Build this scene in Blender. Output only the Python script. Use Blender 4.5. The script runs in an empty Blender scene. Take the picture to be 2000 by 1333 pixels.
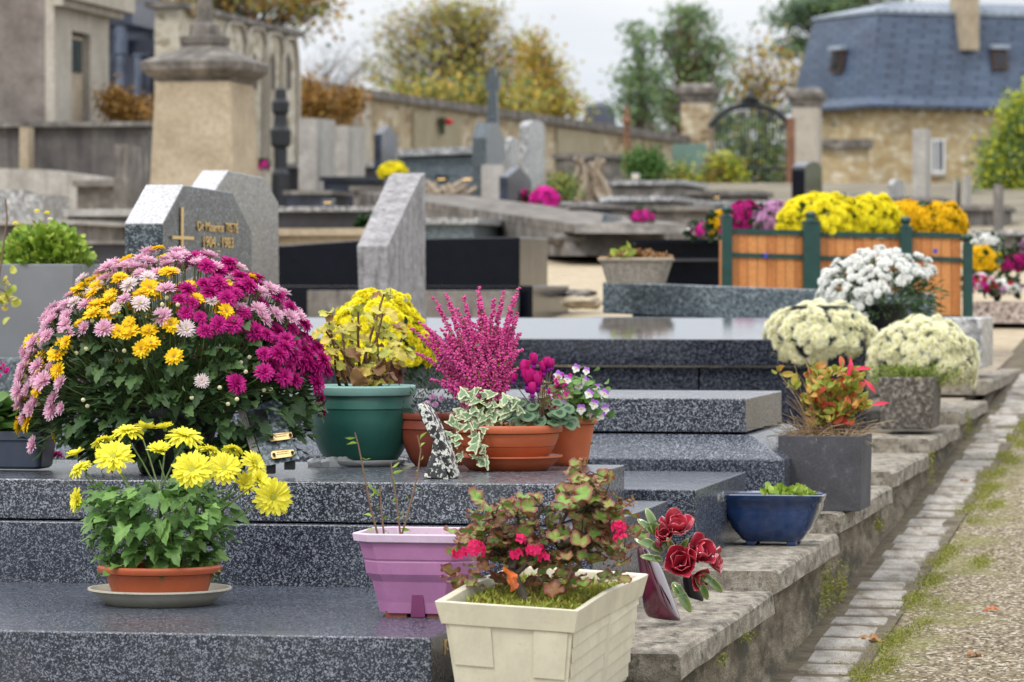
import bpy, math, random
import numpy as np
from mathutils import Vector, Matrix
R = math.radians
sc = bpy.context.scene
# ---------------------------------------------------------------- camera
F = 7500.0; CX = 1000.0; HY = 560.0; CZ = 1.0       # focal length in photo pixels, horizon row, eye height
cam_d = bpy.data.cameras.new("camera"); cam = bpy.data.objects.new("camera", cam_d)
sc.collection.objects.link(cam); sc.camera = cam
cam.location = (0, 0, CZ); cam.rotation_euler = (R(90), 0, 0)
cam_d.sensor_width = 36; cam_d.lens = 36 * F / 2000
cam_d.shift_y = -(666.5 - HY) / 2000
cam_d.clip_start = .1; cam_d.clip_end = 2000
cam_d.dof.use_dof = True; cam_d.dof.focus_distance = 8.1; cam_d.dof.aperture_fstop = 10.0
# ---------------------------------------------------------------- world: overcast daylight
SUN_EL, SUN_AZ = R(52), R(-150)
w = bpy.data.worlds.new("World"); sc.world = w; w.use_nodes = True
nt = w.node_tree; nt.nodes.clear(); N = nt.nodes.new; L = nt.links.new
out = N('ShaderNodeOutputWorld'); bg = N('ShaderNodeBackground'); L(bg.outputs[0], out.inputs[0])
sky = N('ShaderNodeTexSky'); sky.sky_type = 'NISHITA'; sky.sun_disc = False
sky.sun_elevation = SUN_EL; sky.sun_rotation = SUN_AZ; sky.air_density = 1.0; sky.dust_density = 3
tc = N('ShaderNodeTexCoord')
mp = N('ShaderNodeMapping'); mp.inputs['Scale'].default_value = (1, 1, 4.5); L(tc.outputs['Generated'], mp.inputs[0])
nz = N('ShaderNodeTexNoise'); nz.inputs['Scale'].default_value = 5.5; nz.inputs['Detail'].default_value = 6; nz.inputs['Roughness'].default_value = .5
L(mp.outputs[0], nz.inputs['Vector'])
cr = N('ShaderNodeValToRGB'); L(nz.outputs['Fac'], cr.inputs[0])
cr.color_ramp.elements[0].position = .36; cr.color_ramp.elements[0].color = (6.5, 6.85, 7.4, 1)
cr.color_ramp.elements[1].position = .62; cr.color_ramp.elements[1].color = (8.8, 8.85, 8.9, 1)
sep = N('ShaderNodeSeparateXYZ'); L(tc.outputs['Generated'], sep.inputs[0])
mr = N('ShaderNodeMapRange'); mr.inputs[1].default_value = 0.08; mr.inputs[2].default_value = .9; mr.inputs[3].default_value = 1.0; mr.inputs[4].default_value = 2.2
L(sep.outputs['Z'], mr.inputs[0])
vm = N('ShaderNodeVectorMath'); vm.operation = 'SCALE'; L(cr.outputs[0], vm.inputs[0]); L(mr.outputs[0], vm.inputs['Scale'])
mx = N('ShaderNodeMix'); mx.data_type = 'RGBA'; mx.inputs[0].default_value = .93
L(sky.outputs[0], mx.inputs[6]); L(vm.outputs[0], mx.inputs[7]); L(mx.outputs[2], bg.inputs[0])
bg.inputs[1].default_value = .12
sun_d = bpy.data.lights.new("sun", 'SUN'); sun_d.energy = 1.5; sun_d.angle = R(14); sun_d.color = (1, .955, .89)
sun = bpy.data.objects.new("sun", sun_d); sc.collection.objects.link(sun)
sun.rotation_euler = (Vector((-.45, -.55, .8))).to_track_quat('Z', 'Y').to_euler()
sc.view_settings.view_transform = 'Standard'; sc.view_settings.look = 'None'
sc.view_settings.exposure = 0.12; sc.view_settings.gamma = 1
sc.cycles.max_bounces = 6; sc.cycles.diffuse_bounces = 3; sc.cycles.glossy_bounces = 3; sc.cycles.transmission_bounces = 4
sc.cycles.caustics_reflective = False; sc.cycles.caustics_refractive = False
# ---------------------------------------------------------------- geometry helpers
random.seed(7); rng = np.random.default_rng(7)
TH = math.atan(.195)
U = Vector((math.cos(TH), -math.sin(TH), 0)); V = Vector((math.sin(TH), math.cos(TH), 0)); ZZ = Vector((0, 0, 1))
def P(px, py, Y): return Vector(((px - CX) * Y / F, Y, CZ - (py - HY) * Y / F))
def gz(Y):                                           # height of the rising cemetery ground
    if Y < 55: return .083 + .052 * (Y - 8.9)
    return min(2.48 + .015 * (Y - 55), 3.6)
def Yb(py): return min(54, 1.38 / (.052 + (py - HY) / 7500))
def on(px, py, O, d):                                # point seen at px,py on the vertical plane through O along d
    k = (px - CX) / F; t = (k * O[1] - O[0]) / (d[0] - k * d[1])
    y = O[1] + d[1] * t
    return Vector((O[0] + d[0] * t, y, CZ - (py - HY) * y / F))
class MB:
    def __init__(s): s.v = []; s.f = []; s.m = []; s.a = []
    def add(s, vs, fs, mi=0, at=None):
        o = len(s.v); s.v.extend([tuple(p) for p in vs]); s.f.extend([tuple(i + o for i in f) for f in fs])
        s.m.extend([mi] * len(fs) if isinstance(mi, int) else mi); s.a.extend(at if at is not None else [0.0] * len(vs)); return s
    def box(s, o, ex, ey, ez, mi=0):
        o, ex, ey, ez = map(Vector, (o, ex, ey, ez))
        p = [o, o + ex, o + ex + ey, o + ey]; p += [q + ez for q in p]
        return s.add(p, [(0, 3, 2, 1), (4, 5, 6, 7), (0, 1, 5, 4), (1, 2, 6, 5), (2, 3, 7, 6), (3, 0, 4, 7)], mi)
    def cbox(s, c, sx, sy, sz, mi=0, a=TH):           # box centred on c in x,y, standing on c.z
        u = Vector((math.cos(a), -math.sin(a), 0)); v = Vector((math.sin(a), math.cos(a), 0))
        return s.box(Vector(c) - u * sx / 2 - v * sy / 2, u * sx, v * sy, ZZ * sz, mi)
    def prism(s, pts, vec, mi=0):
        n = len(pts); vec = Vector(vec); q = [Vector(p) for p in pts]
        return s.add(q + [p + vec for p in q], [tuple(range(n))[::-1], tuple(range(n, 2 * n))] + [(i, (i + 1) % n, n + (i + 1) % n, n + i) for i in range(n)], mi)
    def tube(s, pts, r, n=6, mi=0):
        pts = [Vector(p) for p in pts]; m = len(pts); vs = []
        rr = r if isinstance(r, (list, tuple)) else [r] * m
        if len(rr) == 2 and m > 2: rr = [rr[0] + (rr[1] - rr[0]) * i / (m - 1) for i in range(m)]
        for i, p in enumerate(pts):
            d = (pts[min(i + 1, m - 1)] - pts[max(i - 1, 0)])
            if d.length < 1e-9: d = Vector((0, 0, 1))
            d.normalize(); a = d.cross(Vector((0.13, .98, .11))); 
            if a.length < 1e-3: a = d.cross(Vector((1, 0, 0)))
            a.normalize(); b = d.cross(a)
            for k in range(n):
                t = 2 * math.pi * k / n; vs.append(p + (a * math.cos(t) + b * math.sin(t)) * rr[i])
        fs = [(i * n + k, i * n + (k + 1) % n, (i + 1) * n + (k + 1) % n, (i + 1) * n + k) for i in range(m - 1) for k in range(n)]
        fs += [tuple(range(n))[::-1], tuple(range((m - 1) * n, m * n))]
        return s.add(vs, fs, mi)
    def ring(s, secs, mi=0, close0=True, close1=True):  # secs: equal-length lists of points
        n = len(secs[0]); vs = [p for r in secs for p in r]
        fs = [(i * n + k, i * n + (k + 1) % n, (i + 1) * n + (k + 1) % n, (i + 1) * n + k) for i in range(len(secs) - 1) for k in range(n)]
        if close0: fs.append(tuple(range(n))[::-1])
        if close1: fs.append(tuple(range((len(secs) - 1) * n, len(secs) * n)))
        return s.add(vs, fs, mi)
    def lathe(s, c, prof, n=40, mi=0, sx=1, sy=1):
        c = Vector(c)
        return s.ring([[c + Vector((r * sx * math.cos(2 * math.pi * k / n), r * sy * math.sin(2 * math.pi * k / n), z)) for k in range(n)] for r, z in prof], mi)
    def loft(s, c, secs, mi=0, a=TH, cap=True, nc=5):  # secs: (z, half width, half depth, corner radius)
        c = Vector(c); u = Vector((math.cos(a), -math.sin(a), 0)); v = Vector((math.sin(a), math.cos(a), 0)); rows = []
        for z, hx, hy, cr_ in secs:
            row = []
            for q, (sx, sy) in enumerate(((1, 1), (-1, 1), (-1, -1), (1, -1))):
                for k in range(nc):
                    t = math.pi / 2 * (q + k / (nc - 1))
                    row.append(c + u * (sx * (hx - cr_) + cr_ * math.cos(t)) + v * (sy * (hy - cr_) + cr_ * math.sin(t)) + ZZ * z)
            rows.append(row)
        return s.ring(rows, mi, cap, cap)
    def inst(s, tm, Ms, mi=None):                      # copies of a template under 4x4 matrices
        v, f, m, a = tm; v = np.asarray(v); nv = len(v); vh = np.c_[v, np.ones(nv)]
        o = len(s.v)
        for k, M in enumerate(Ms):
            s.v.extend(map(tuple, (vh @ M.T)[:, :3].tolist())); b = o + k * nv
            s.f.extend([tuple(i + b for i in q) for q in f]); s.a.extend(a)
            s.m.extend(m if mi is None else [mi] * len(f))
        return s
    def build(s, name, mats, parent=None, smooth=False, bevel=0, loc=None):
        if not isinstance(mats, (list, tuple)): mats = [mats]
        o = Vector(loc) if loc is not None else (Vector(ROOT.get(parent.name, (0, 0, 0))) if parent else Vector((0, 0, 0)))
        me = bpy.data.meshes.new(name); va = np.array(s.v, dtype=float).reshape(-1, 3) - np.array(o)
        me.from_pydata(va.tolist(), [], s.f)
        for m in mats: me.materials.append(m)
        me.polygons.foreach_set('material_index', s.m)
        if smooth: me.polygons.foreach_set('use_smooth', [True] * len(me.polygons))
        if any(s.a): at = me.attributes.new('edge', 'FLOAT', 'POINT'); at.data.foreach_set('value', s.a)
        me.update(); ob = bpy.data.objects.new(name, me); sc.collection.objects.link(ob)
        if parent:
            ob.parent = parent
            if parent.type != 'EMPTY': ROOT[ob.name] = o
        else: ob.location = o
        ROOT[ob.name] = tuple(o)
        if bevel:
            b = ob.modifiers.new('bevel', 'BEVEL'); b.width = bevel; b.segments = 2; b.limit_method = 'ANGLE'; b.angle_limit = R(35)
        return ob
    def tmpl(s): return (s.v, s.f, s.m, s.a)
ROOT = {}
def tag(o, label=None, cat=None, group=None, kind=None):
    if label: o['label'] = label
    if cat: o['category'] = cat
    if group: o['group'] = group
    if kind: o['kind'] = kind
    return o
def thing(name, label, cat, loc, group=None):
    o = bpy.data.objects.new(name, None); sc.collection.objects.link(o); o.location = loc; o.empty_display_size = .05
    ROOT[o.name] = tuple(loc); return tag(o, label, cat, group)
def single(mb, name, mats, label, cat, loc, group=None, kind=None, **k):
    o = mb.build(name, mats, loc=loc, **k); return tag(o, label, cat, group, kind)
def frame(d, spin=0, s=1.0, pos=(0, 0, 0)):
    d = np.array(d, float); d /= np.linalg.norm(d) + 1e-9
    a = np.cross([.3, .2, .93], d) if abs(d[2]) < .9 else np.cross([1, .1, 0], d)
    a /= np.linalg.norm(a); b = np.cross(d, a); c, q = math.cos(spin), math.sin(spin)
    M = np.eye(4); M[:3, 0] = (a * c + b * q) * s; M[:3, 1] = (-a * q + b * c) * s; M[:3, 2] = d * s; M[:3, 3] = pos; return M
def leafM(pos, d, up, s):                            # +X along d, +Z near up
    d = np.array(d, float); d /= np.linalg.norm(d) + 1e-9; up = np.array(up, float)
    y = np.cross(up, d); y /= np.linalg.norm(y) + 1e-9; z = np.cross(d, y)
    M = np.eye(4); M[:3, 0] = d * s; M[:3, 1] = y * s; M[:3, 2] = z * s; M[:3, 3] = pos; return M
def put(name, me, parent, M):
    o = bpy.data.objects.new(name, me); sc.collection.objects.link(o); o.parent = parent
    r = ROOT.get(parent.name, (0, 0, 0)); M = M.copy(); M[:3, 3] -= np.array(r); o.matrix_local = Matrix(M.tolist()); return o
def text_mesh(name, s, size, M, mat, parent, ext=.001, align='CENTER'):
    c = bpy.data.curves.new('lettering', 'FONT'); c.body = s; c.size = size; c.extrude = ext; c.align_x = align
    t = bpy.data.objects.new('lettering_curve', c); sc.collection.objects.link(t)
    dg = bpy.context.evaluated_depsgraph_get(); me = bpy.data.meshes.new_from_object(t.evaluated_get(dg))
    bpy.data.objects.remove(t); me.materials.clear(); me.materials.append(mat)
    o = bpy.data.objects.new(name, me); sc.collection.objects.link(o); o.parent = parent
    M = M.copy(); M[:3, 3] -= np.array(ROOT[parent.name]); o.matrix_local = Matrix(M.tolist()); return o
def rnd(a, b): return random.uniform(a, b)
# ---------------------------------------------------------------- materials
class G:
    def __init__(s, name):
        s.m = bpy.data.materials.new(name); s.m.use_nodes = True; s.t = s.m.node_tree; s.b = s.t.nodes['Principled BSDF']
        s.o = s.t.nodes['Material Output']; s.tc = s.n('ShaderNodeTexCoord')
    def n(s, ty, **k):
        x = s.t.nodes.new(ty)
        for a, v in k.items(): setattr(x, a, v)
        return x
    def l(s, a, b): s.t.links.new(a, b)
    def map(s, scale=(1, 1, 1), rot=(0, 0, 0), loc=(0, 0, 0)):
        m = s.n('ShaderNodeMapping'); m.inputs['Scale'].default_value = scale; m.inputs['Rotation'].default_value = rot; m.inputs['Location'].default_value = loc
        s.l(s.tc.outputs['Object'], m.inputs[0]); return m.outputs[0]
    def noise(s, sc_, det=4, ro=.55, vec=None):
        x = s.n('ShaderNodeTexNoise'); x.inputs['Scale'].default_value = sc_; x.inputs['Detail'].default_value = det; x.inputs['Roughness'].default_value = ro
        s.l(vec or s.tc.outputs['Object'], x.inputs['Vector']); return x.outputs['Fac']
    def vor(s, sc_, feat='F1', vec=None, o='Color'):
        x = s.n('ShaderNodeTexVoronoi', feature=feat); x.inputs['Scale'].default_value = sc_
        s.l(vec or s.tc.outputs['Object'], x.inputs['Vector']); return x.outputs[o]
    def ramp(s, fac, els, const=False):
        r = s.n('ShaderNodeValToRGB'); s.l(fac, r.inputs[0]); c = r.color_ramp
        if const: c.interpolation = 'CONSTANT'
        while len(c.elements) < len(els): c.elements.new(.5)
        for e, (p, col) in zip(c.elements, els):
            e.position = p; e.color = (*col, 1) if len(col) == 3 else col
        return r.outputs[0]
    def mix(s, fac, a, b, ty='MIX'):
        x = s.n('ShaderNodeMix', data_type='RGBA', blend_type=ty)
        for i, v in ((0, fac), (6, a), (7, b)):
            if hasattr(v, 'node'): s.l(v, x.inputs[i])
            elif isinstance(v, (int, float)): x.inputs[i].default_value = v
            else: x.inputs[i].default_value = (*v, 1)
        return x.outputs[2]
    def math(s, op, a, b=0.0, c=None):
        x = s.n('ShaderNodeMath', operation=op)
        for i, v in enumerate((a, b) if c is None else (a, b, c)):
            if hasattr(v, 'node'): s.l(v, x.inputs[i])
            else: x.inputs[i].default_value = v
        return x.outputs[0]
    def sepx(s, v=None, k=0):
        x = s.n('ShaderNodeSeparateXYZ'); s.l(v or s.tc.outputs['Object'], x.inputs[0]); return x.outputs[k]
    def island(s): return s.n('ShaderNodeNewGeometry').outputs['Random Per Island']
    def attr(s, nm='edge'): x = s.n('ShaderNodeAttribute'); x.attribute_name = nm; return x.outputs['Fac']
    def fin(s, col, rough=.6, spec=.5, bump=None, bs=.5, bd=.002, coat=0, trans=0, metal=0):
        if hasattr(col, 'node'): s.l(col, s.b.inputs['Base Color'])
        else: s.b.inputs['Base Color'].default_value = (*col, 1)
        if hasattr(rough, 'node'): s.l(rough, s.b.inputs['Roughness'])
        else: s.b.inputs['Roughness'].default_value = rough
        s.b.inputs['Specular IOR Level'].default_value = spec; s.b.inputs['Coat Weight'].default_value = coat; s.b.inputs['Metallic'].default_value = metal
        if bump is not None:
            b = s.n('ShaderNodeBump'); b.inputs['Strength'].default_value = bs; b.inputs['Distance'].default_value = bd
            s.l(bump, b.inputs['Height']); s.l(b.outputs[0], s.b.inputs['Normal'])
        if trans:
            t = s.n('ShaderNodeBsdfTranslucent'); x = s.n('ShaderNodeMixShader'); x.inputs[0].default_value = trans
            if hasattr(col, 'node'): s.l(col, t.inputs[0])
            else: t.inputs[0].default_value = (*col, 1)
            s.l(s.b.outputs[0], x.inputs[1]); s.l(t.outputs[0], x.inputs[2]); s.l(x.outputs[0], s.o.inputs[0])
        return s.m
def granite(name, d, m, li, scale=230, rough=.16, bias=0, stain=None, spec=.5):
    g = G(name); f = g.sepx(g.vor(scale), 0); n1 = g.noise(scale * .33, 3, .6)
    f2 = g.math('ADD', g.math('MULTIPLY', f, .55), g.math('MULTIPLY', n1, .75)); f2 = g.math('ADD', f2, bias - .13)
    c = g.ramp(f2, [(.28, d), (.45, tuple(x * .5 + y * .5 for x, y in zip(d, m))), (.58, m), (.72, li), (.9, tuple(min(1, x * 1.5) for x in li))])
    big = g.ramp(g.vor(18, o='Distance'), [(0, (1, 1, 1)), (.09, (0, 0, 0))]) 
    c = g.mix(g.math('MULTIPLY', g.sepx(big, 0), .3), c, tuple(x * 1.3 for x in li))
    c = g.mix(.5, c, g.ramp(g.noise(3, 4), [(.3, (.75, .75, .76)), (.7, (1.1, 1.1, 1.08))]), 'MULTIPLY')
    if stain: c = g.mix(g.ramp(g.noise(7, 7, .7), [(.52, (0, 0, 0)), (.7, (.5, .5, .5))]), c, stain)
    r = g.math('ADD', g.math('MULTIPLY', g.noise(9, 5), .16), rough - .07)
    return g.fin(c, r, spec, g.noise(scale, 2), .05, .0005)
def stone(name, els, sc_=6, rough=.85, bump=.5, bd=.004, stain=None, st_sc=3, st=(.5, .7), fine=120, streak=None, fcol=(.55, .55, .55), fst=.5, base=None):
    g = G(name); bv = g.map(base) if base else None; n1 = g.noise(sc_, 8, .62, bv)
    c = g.ramp(n1, els)
    fn = g.noise(fine, 4, .7, bv); c = g.mix(fst, c, g.ramp(fn, [(.32, fcol), (.62, (1.15, 1.15, 1.15))]), 'MULTIPLY')
    if stain:
        vec = g.map(streak) if streak else None
        c = g.mix(g.ramp(g.noise(st_sc, 7, .65, vec), [(st[0], (0, 0, 0)), (st[1], (.9, .9, .9))]), c, stain)
    return g.fin(c, rough, .3, g.math('ADD', g.noise(fine * .6, 4, .7, bv), g.math('MULTIPLY', n1, 1.2 if base else 2.0)), bump, bd)
def plain(name, col, rough=.5, var=.12, sc_=25, coat=0, spec=.5, bump=0.0, metal=0):
    g = G(name); c = g.mix(1, col, g.ramp(g.noise(sc_, 5, .65), [(.3, (1 - var * 2,) * 3), (.7, (1 + var,) * 3)]), 'MULTIPLY')
    rr = g.math('ADD', g.math('MULTIPLY', g.noise(sc_ * .7, 4), .2), rough - .1)
    return g.fin(c, rr, spec, g.noise(sc_ * 8, 3) if bump else None, bump, .001, coat, 0, metal)
def plastic(name, col, dirt=(.12, .11, .09), da=.5, rough=.42):
    g = G(name); c = g.mix(1, col, g.ramp(g.noise(14, 6, .7), [(.3, (.82, .82, .82)), (.7, (1.08, 1.08, 1.08))]), 'MULTIPLY')
    c = g.mix(g.math('MULTIPLY', g.sepx(g.ramp(g.noise(55, 6, .75), [(.58, (0, 0, 0)), (.72, (1, 1, 1))]), 0), da), c, dirt)
    c = g.mix(g.math('MULTIPLY', g.sepx(g.ramp(g.noise(16, 8, .75, g.map((1, 1, .35))), [(.5, (0, 0, 0)), (.75, (1, 1, 1))]), 0), da * .7), c, tuple(x * .35 + y * .65 for x, y in zip(col, dirt)))
    return g.fin(c, g.math('ADD', g.math('MULTIPLY', g.noise(30, 4), .35), rough - .12), .5, g.noise(90, 4), .2, .001)
def leafmat(name, a, b, c=None, edge=None, rough=.5, trans=.25, es=(.72, .95), vein=0):
    g = G(name); els = [(0, a), (1, b)] if c is None else [(0, a), (.55, b), (1, c)]
    col = g.ramp(g.island(), els)
    col = g.mix(.55, col, g.ramp(g.noise(60, 4), [(.3, (.7, .7, .7)), (.7, (1.25, 1.25, 1.2))]), 'MULTIPLY')
    if edge: col = g.mix(g.ramp(g.math('ADD', g.attr(), g.math('MULTIPLY', g.noise(80, 3), .3)), [(es[0] + .15, (0, 0, 0)), (es[1] + .15, (1, 1, 1))]), col, edge)
    return g.fin(col, rough, .4, None, trans=trans)
def petal(name, a, b, base=None, trans=.3, tip=None):
    g = G(name); col = g.ramp(g.island(), [(0, a), (1, b)])
    if base: col = g.mix(g.ramp(g.attr(), [(.0, (1, 1, 1)), (.45, (0, 0, 0))]), col, base)
    if tip: col = g.mix(g.ramp(g.attr(), [(.55, (0, 0, 0)), (1, (1, 1, 1))]), col, tip)
    return g.fin(col, .55, .25, None, trans=trans)
M_ = {}
M_['granite'] = granite('granite_grey', (.008, .011, .018), (.048, .058, .078), (.25, .265, .30), scale=380, rough=.25, stain=(.09, .095, .10))
M_['granite_b'] = granite('granite_blue', (.007, .010, .018), (.032, .042, .064), (.18, .195, .235), scale=410, rough=.25, stain=(.07, .075, .085))
M_['granite_h'] = granite('granite_headstone', (.012, .02, .026), (.045, .062, .074), (.17, .20, .22), scale=210, rough=.3, spec=.4)
M_['granite_h2'] = granite('granite_pale', (.13, .13, .125), (.25, .25, .24), (.38, .39, .38), scale=190, rough=.3, stain=(.33, .31, .22))
M_['granite_d'] = granite('granite_dark', (.006, .008, .014), (.02, .024, .036), (.07, .08, .105), scale=260, rough=.045, spec=.4)
M_['granite_f'] = granite('granite_bluegrey', (.03, .045, .055), (.09, .12, .14), (.2, .24, .26), scale=170, rough=.32)
M_['black'] = plain('black_granite', (.003, .004, .009), .16, .2, 12, spec=.16)
M_['lightgran'] = granite('granite_light', (.16, .165, .17), (.3, .305, .31), (.5, .5, .5), scale=60, rough=.35)
M_['coping'] = stone('coping_stone', [(.3, (.15, .13, .105)), (.48, (.29, .255, .205)), (.62, (.43, .39, .325)), (.8, (.55, .51, .45))], 30, stain=(.045, .042, .036), st_sc=34, st=(.53, .66), bump=.8, bd=.004, fine=420, fcol=(.3, .29, .27), fst=.9, base=(1, .42, 1), streak=(1, .4, 1))
M_['wallface'] = stone('wall_mortar', [(.3, (.085, .065, .042)), (.48, (.18, .145, .10)), (.62, (.28, .24, .175)), (.8, (.4, .35, .27))], 24, stain=(.05, .045, .03), st_sc=14, st=(.48, .62), bump=.9, bd=.006, fine=300, fcol=(.3, .28, .25), fst=.9, base=(1, .22, 1), streak=(1, .25, 1))
M_['concrete'] = stone('old_concrete', [(.3, (.095, .088, .08)), (.55, (.2, .185, .17)), (.75, (.34, .32, .30))], 5, stain=(.05, .048, .052), st_sc=5, st=(.5, .68), streak=(3, 3, .5), fine=60)
M_['rough_conc'] = stone('rough_concrete', [(.3, (.2, .195, .2)), (.5, (.31, .30, .305)), (.7, (.43, .42, .43))], 20, stain=(.1, .1, .1), st_sc=9, st=(.54, .7), streak=(3, 3, .6), bump=1, bd=.006, fine=70)
M_['paleconc'] = stone('pale_concrete', [(.3, (.3, .285, .26)), (.55, (.42, .4, .37)), (.75, (.52, .5, .47))], 4, stain=(.14, .13, .12), st_sc=2.2, st=(.52, .75), streak=(3, 3, .35), fine=40)
M_['sandst'] = stone('sandstone', [(.3, (.30, .245, .17)), (.55, (.41, .34, .245)), (.75, (.48, .41, .31))], 3, stain=(.17, .14, .11), st_sc=3, st=(.62, .8), streak=(2, 2, .5), fine=30)
M_['capst'] = stone('weathered_cap', [(.3, (.055, .05, .045)), (.5, (.155, .14, .125)), (.7, (.33, .30, .27))], 5, stain=(.1, .11, .04), st_sc=7, st=(.6, .75), fine=30)
M_['darkwall'] = stone('stained_wall', [(.3, (.075, .068, .07)), (.55, (.15, .14, .13)), (.75, (.26, .24, .22))], 2, stain=(.055, .05, .055), st_sc=3, st=(.42, .66), streak=(2.2, 2.2, .25), fine=25)
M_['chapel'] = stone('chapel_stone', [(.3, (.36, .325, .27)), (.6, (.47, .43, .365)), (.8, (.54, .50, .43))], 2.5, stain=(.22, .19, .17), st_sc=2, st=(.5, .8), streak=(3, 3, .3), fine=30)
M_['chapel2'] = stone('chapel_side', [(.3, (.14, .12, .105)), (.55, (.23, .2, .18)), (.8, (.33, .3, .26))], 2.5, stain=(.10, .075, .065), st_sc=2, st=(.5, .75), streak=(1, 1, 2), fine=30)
M_['darkmarble'] = plain('dark_marble', (.035, .045, .075), .3, .4, 4)
M_['bluemarble'] = plain('blue_grey_marble', (.12, .15, .21), .35, .3, 4)
def rubble(name, els, sc_=4, mortar=(.42, .36, .26)):
    g = G(name); n = g.noise(3, 3); v = g.n('ShaderNodeVectorMath', operation='ADD'); g.l(g.map((1, 1, 1.5)), v.inputs[0])
    v2 = g.n('ShaderNodeVectorMath', operation='SCALE'); x = g.n('ShaderNodeTexNoise'); x.inputs['Scale'].default_value = 5; g.l(g.tc.outputs['Object'], x.inputs['Vector'])
    g.l(x.outputs['Color'], v2.inputs[0]); v2.inputs['Scale'].default_value = .16; g.l(v2.outputs[0], v.inputs[1])
    c = g.ramp(g.sepx(g.vor(sc_, vec=v.outputs[0])), els); d = g.vor(sc_, 'DISTANCE_TO_EDGE', v.outputs[0], 'Distance')
    c = g.mix(.6, c, g.ramp(g.noise(14, 6, .7), [(.3, (.6, .58, .55)), (.7, (1.2, 1.2, 1.2))]), 'MULTIPLY')
    c = g.mix(g.ramp(d, [(.03, (1, 1, 1)), (.12, (0, 0, 0))]), c, mortar)
    c = g.mix(g.ramp(g.noise(.9, 5), [(.5, (0, 0, 0)), (.75, (.5, .5, .5))]), c, (.2, .17, .13))
    return g.fin(c, .9, .2, d, .6, .03)
M_['rubble'] = rubble('rubble_stone', [(0, (.22, .16, .09)), (.4, (.4, .31, .19)), (.7, (.52, .44, .3)), (1, (.6, .55, .45))])
M_['rubble2'] = rubble('house_stone', [(0, (.36, .25, .12)), (.4, (.46, .36, .2)), (.75, (.55, .46, .3)), (1, (.62, .57, .46))], 3.4, (.38, .31, .20))
def slate(name, a, b, sc_=1):
    g = G(name); s1 = g.math('ADD', g.sepx(k=0), g.math('MULTIPLY', g.sepx(k=1), -.6)); cb = g.n('ShaderNodeCombineXYZ'); g.l(s1, cb.inputs[0]); g.l(g.sepx(k=2), cb.inputs[1])
    br = g.n('ShaderNodeTexBrick'); g.l(cb.outputs[0], br.inputs['Vector']); br.inputs['Scale'].default_value = sc_; br.inputs['Brick Width'].default_value = .8; br.inputs['Row Height'].default_value = .17
    br.inputs['Mortar Size'].default_value = .035; br.inputs['Color1'].default_value = (*a, 1); br.inputs['Color2'].default_value = (*b, 1); br.inputs['Mortar'].default_value = (a[0] * .35, a[1] * .35, a[2] * .4, 1)
    c = g.mix(.7, br.outputs[0], g.ramp(g.noise(.9, 6), [(.3, (.6, .6, .62)), (.7, (1.3, 1.28, 1.25))]), 'MULTIPLY')
    return g.fin(c, .42, .5, br.outputs['Fac'], -.5, .02)
M_['slate'] = slate('roof_slate', (.066, .104, .175), (.105, .145, .22))
M_['zinc'] = plain('zinc_sheet', (.24, .28, .34), .45, .15, 3)
M_['iron'] = plain('wrought_iron', (.012, .014, .018), .5, .2, 10)
M_['steel'] = plain('dark_slate_stone', (.035, .035, .042), .4, .2, 10)
M_['terra'] = plastic('terracotta_plastic', (.42, .095, .035), (.14, .06, .03), .5)
M_['terra2'] = plastic('terracotta_orange', (.50, .115, .04), (.2, .08, .04), .4)
M_['terrad'] = plastic('terracotta_brown', (.22, .05, .026), (.07, .03, .02), .5)
M_['greenp'] = plastic('green_plastic', (.022, .125, .095), (.05, .1, .08), .3)
M_['greenrim'] = plastic('green_plastic_faded', (.22, .42, .37), (.08, .2, .17), .3)
M_['lav'] = plastic('lavender_plastic', (.40, .17, .34), (.25, .09, .2), .6)
M_['lavrim'] = plastic('lavender_faded', (.66, .50, .64), (.4, .25, .37), .35)
M_['cream'] = plastic('cream_plastic', (.62, .58, .44), (.3, .26, .15), .45)
M_['saucer'] = plastic('saucer_plastic', (.56, .53, .42), (.16, .14, .11), .6)
M_['navy'] = plastic('navy_plastic', (.05, .065, .10), (.1, .1, .1), .3)
M_['blackp'] = plastic('black_plastic', (.008, .009, .012), (.03, .03, .03), .3, .35)
M_['soil'] = stone('potting_soil', [(.3, (.012, .009, .006)), (.6, (.035, .025, .017)), (.8, (.07, .05, .035))], 60, fine=300)
M_['drysoil'] = stone('dry_straw_soil', [(.3, (.10, .065, .035)), (.55, (.26, .18, .1)), (.8, (.42, .32, .19))], 90, fine=300)
M_['gold'] = G('gold_lettering').fin((.72, .50, .2), .35, .5, metal=.55)
M_['brass'] = G('brass').fin((.62, .45, .2), .38, .5, metal=.7)
M_['stem'] = leafmat('stem_green', (.10, .17, .05), (.17, .24, .08), trans=.1)
M_['twig'] = leafmat('twig_brown', (.10, .05, .03), (.2, .12, .07), trans=0)
M_['bark'] = stone('tree_bark', [(.3, (.05, .04, .032)), (.6, (.11, .09, .07)), (.8, (.17, .145, .12))], 6, fine=40)
M_['pinebark'] = stone('pine_bark', [(.3, (.12, .06, .035)), (.6, (.24, .12, .07)), (.8, (.32, .18, .11))], 6, fine=40)
M_['lf_mum'] = leafmat('chrysanthemum_leaf', (.014, .04, .012), (.04, .09, .025), (.075, .14, .04), rough=.55, trans=.2)
M_['lf_daisy'] = leafmat('daisy_leaf', (.07, .16, .04), (.13, .26, .06), (.2, .36, .09), rough=.5)
M_['lf_dark'] = leafmat('dark_leaf', (.012, .04, .012), (.03, .07, .02))
M_['lf_bright'] = leafmat('bright_leaf', (.14, .26, .03), (.28, .4, .05), (.4, .5, .08))
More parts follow.
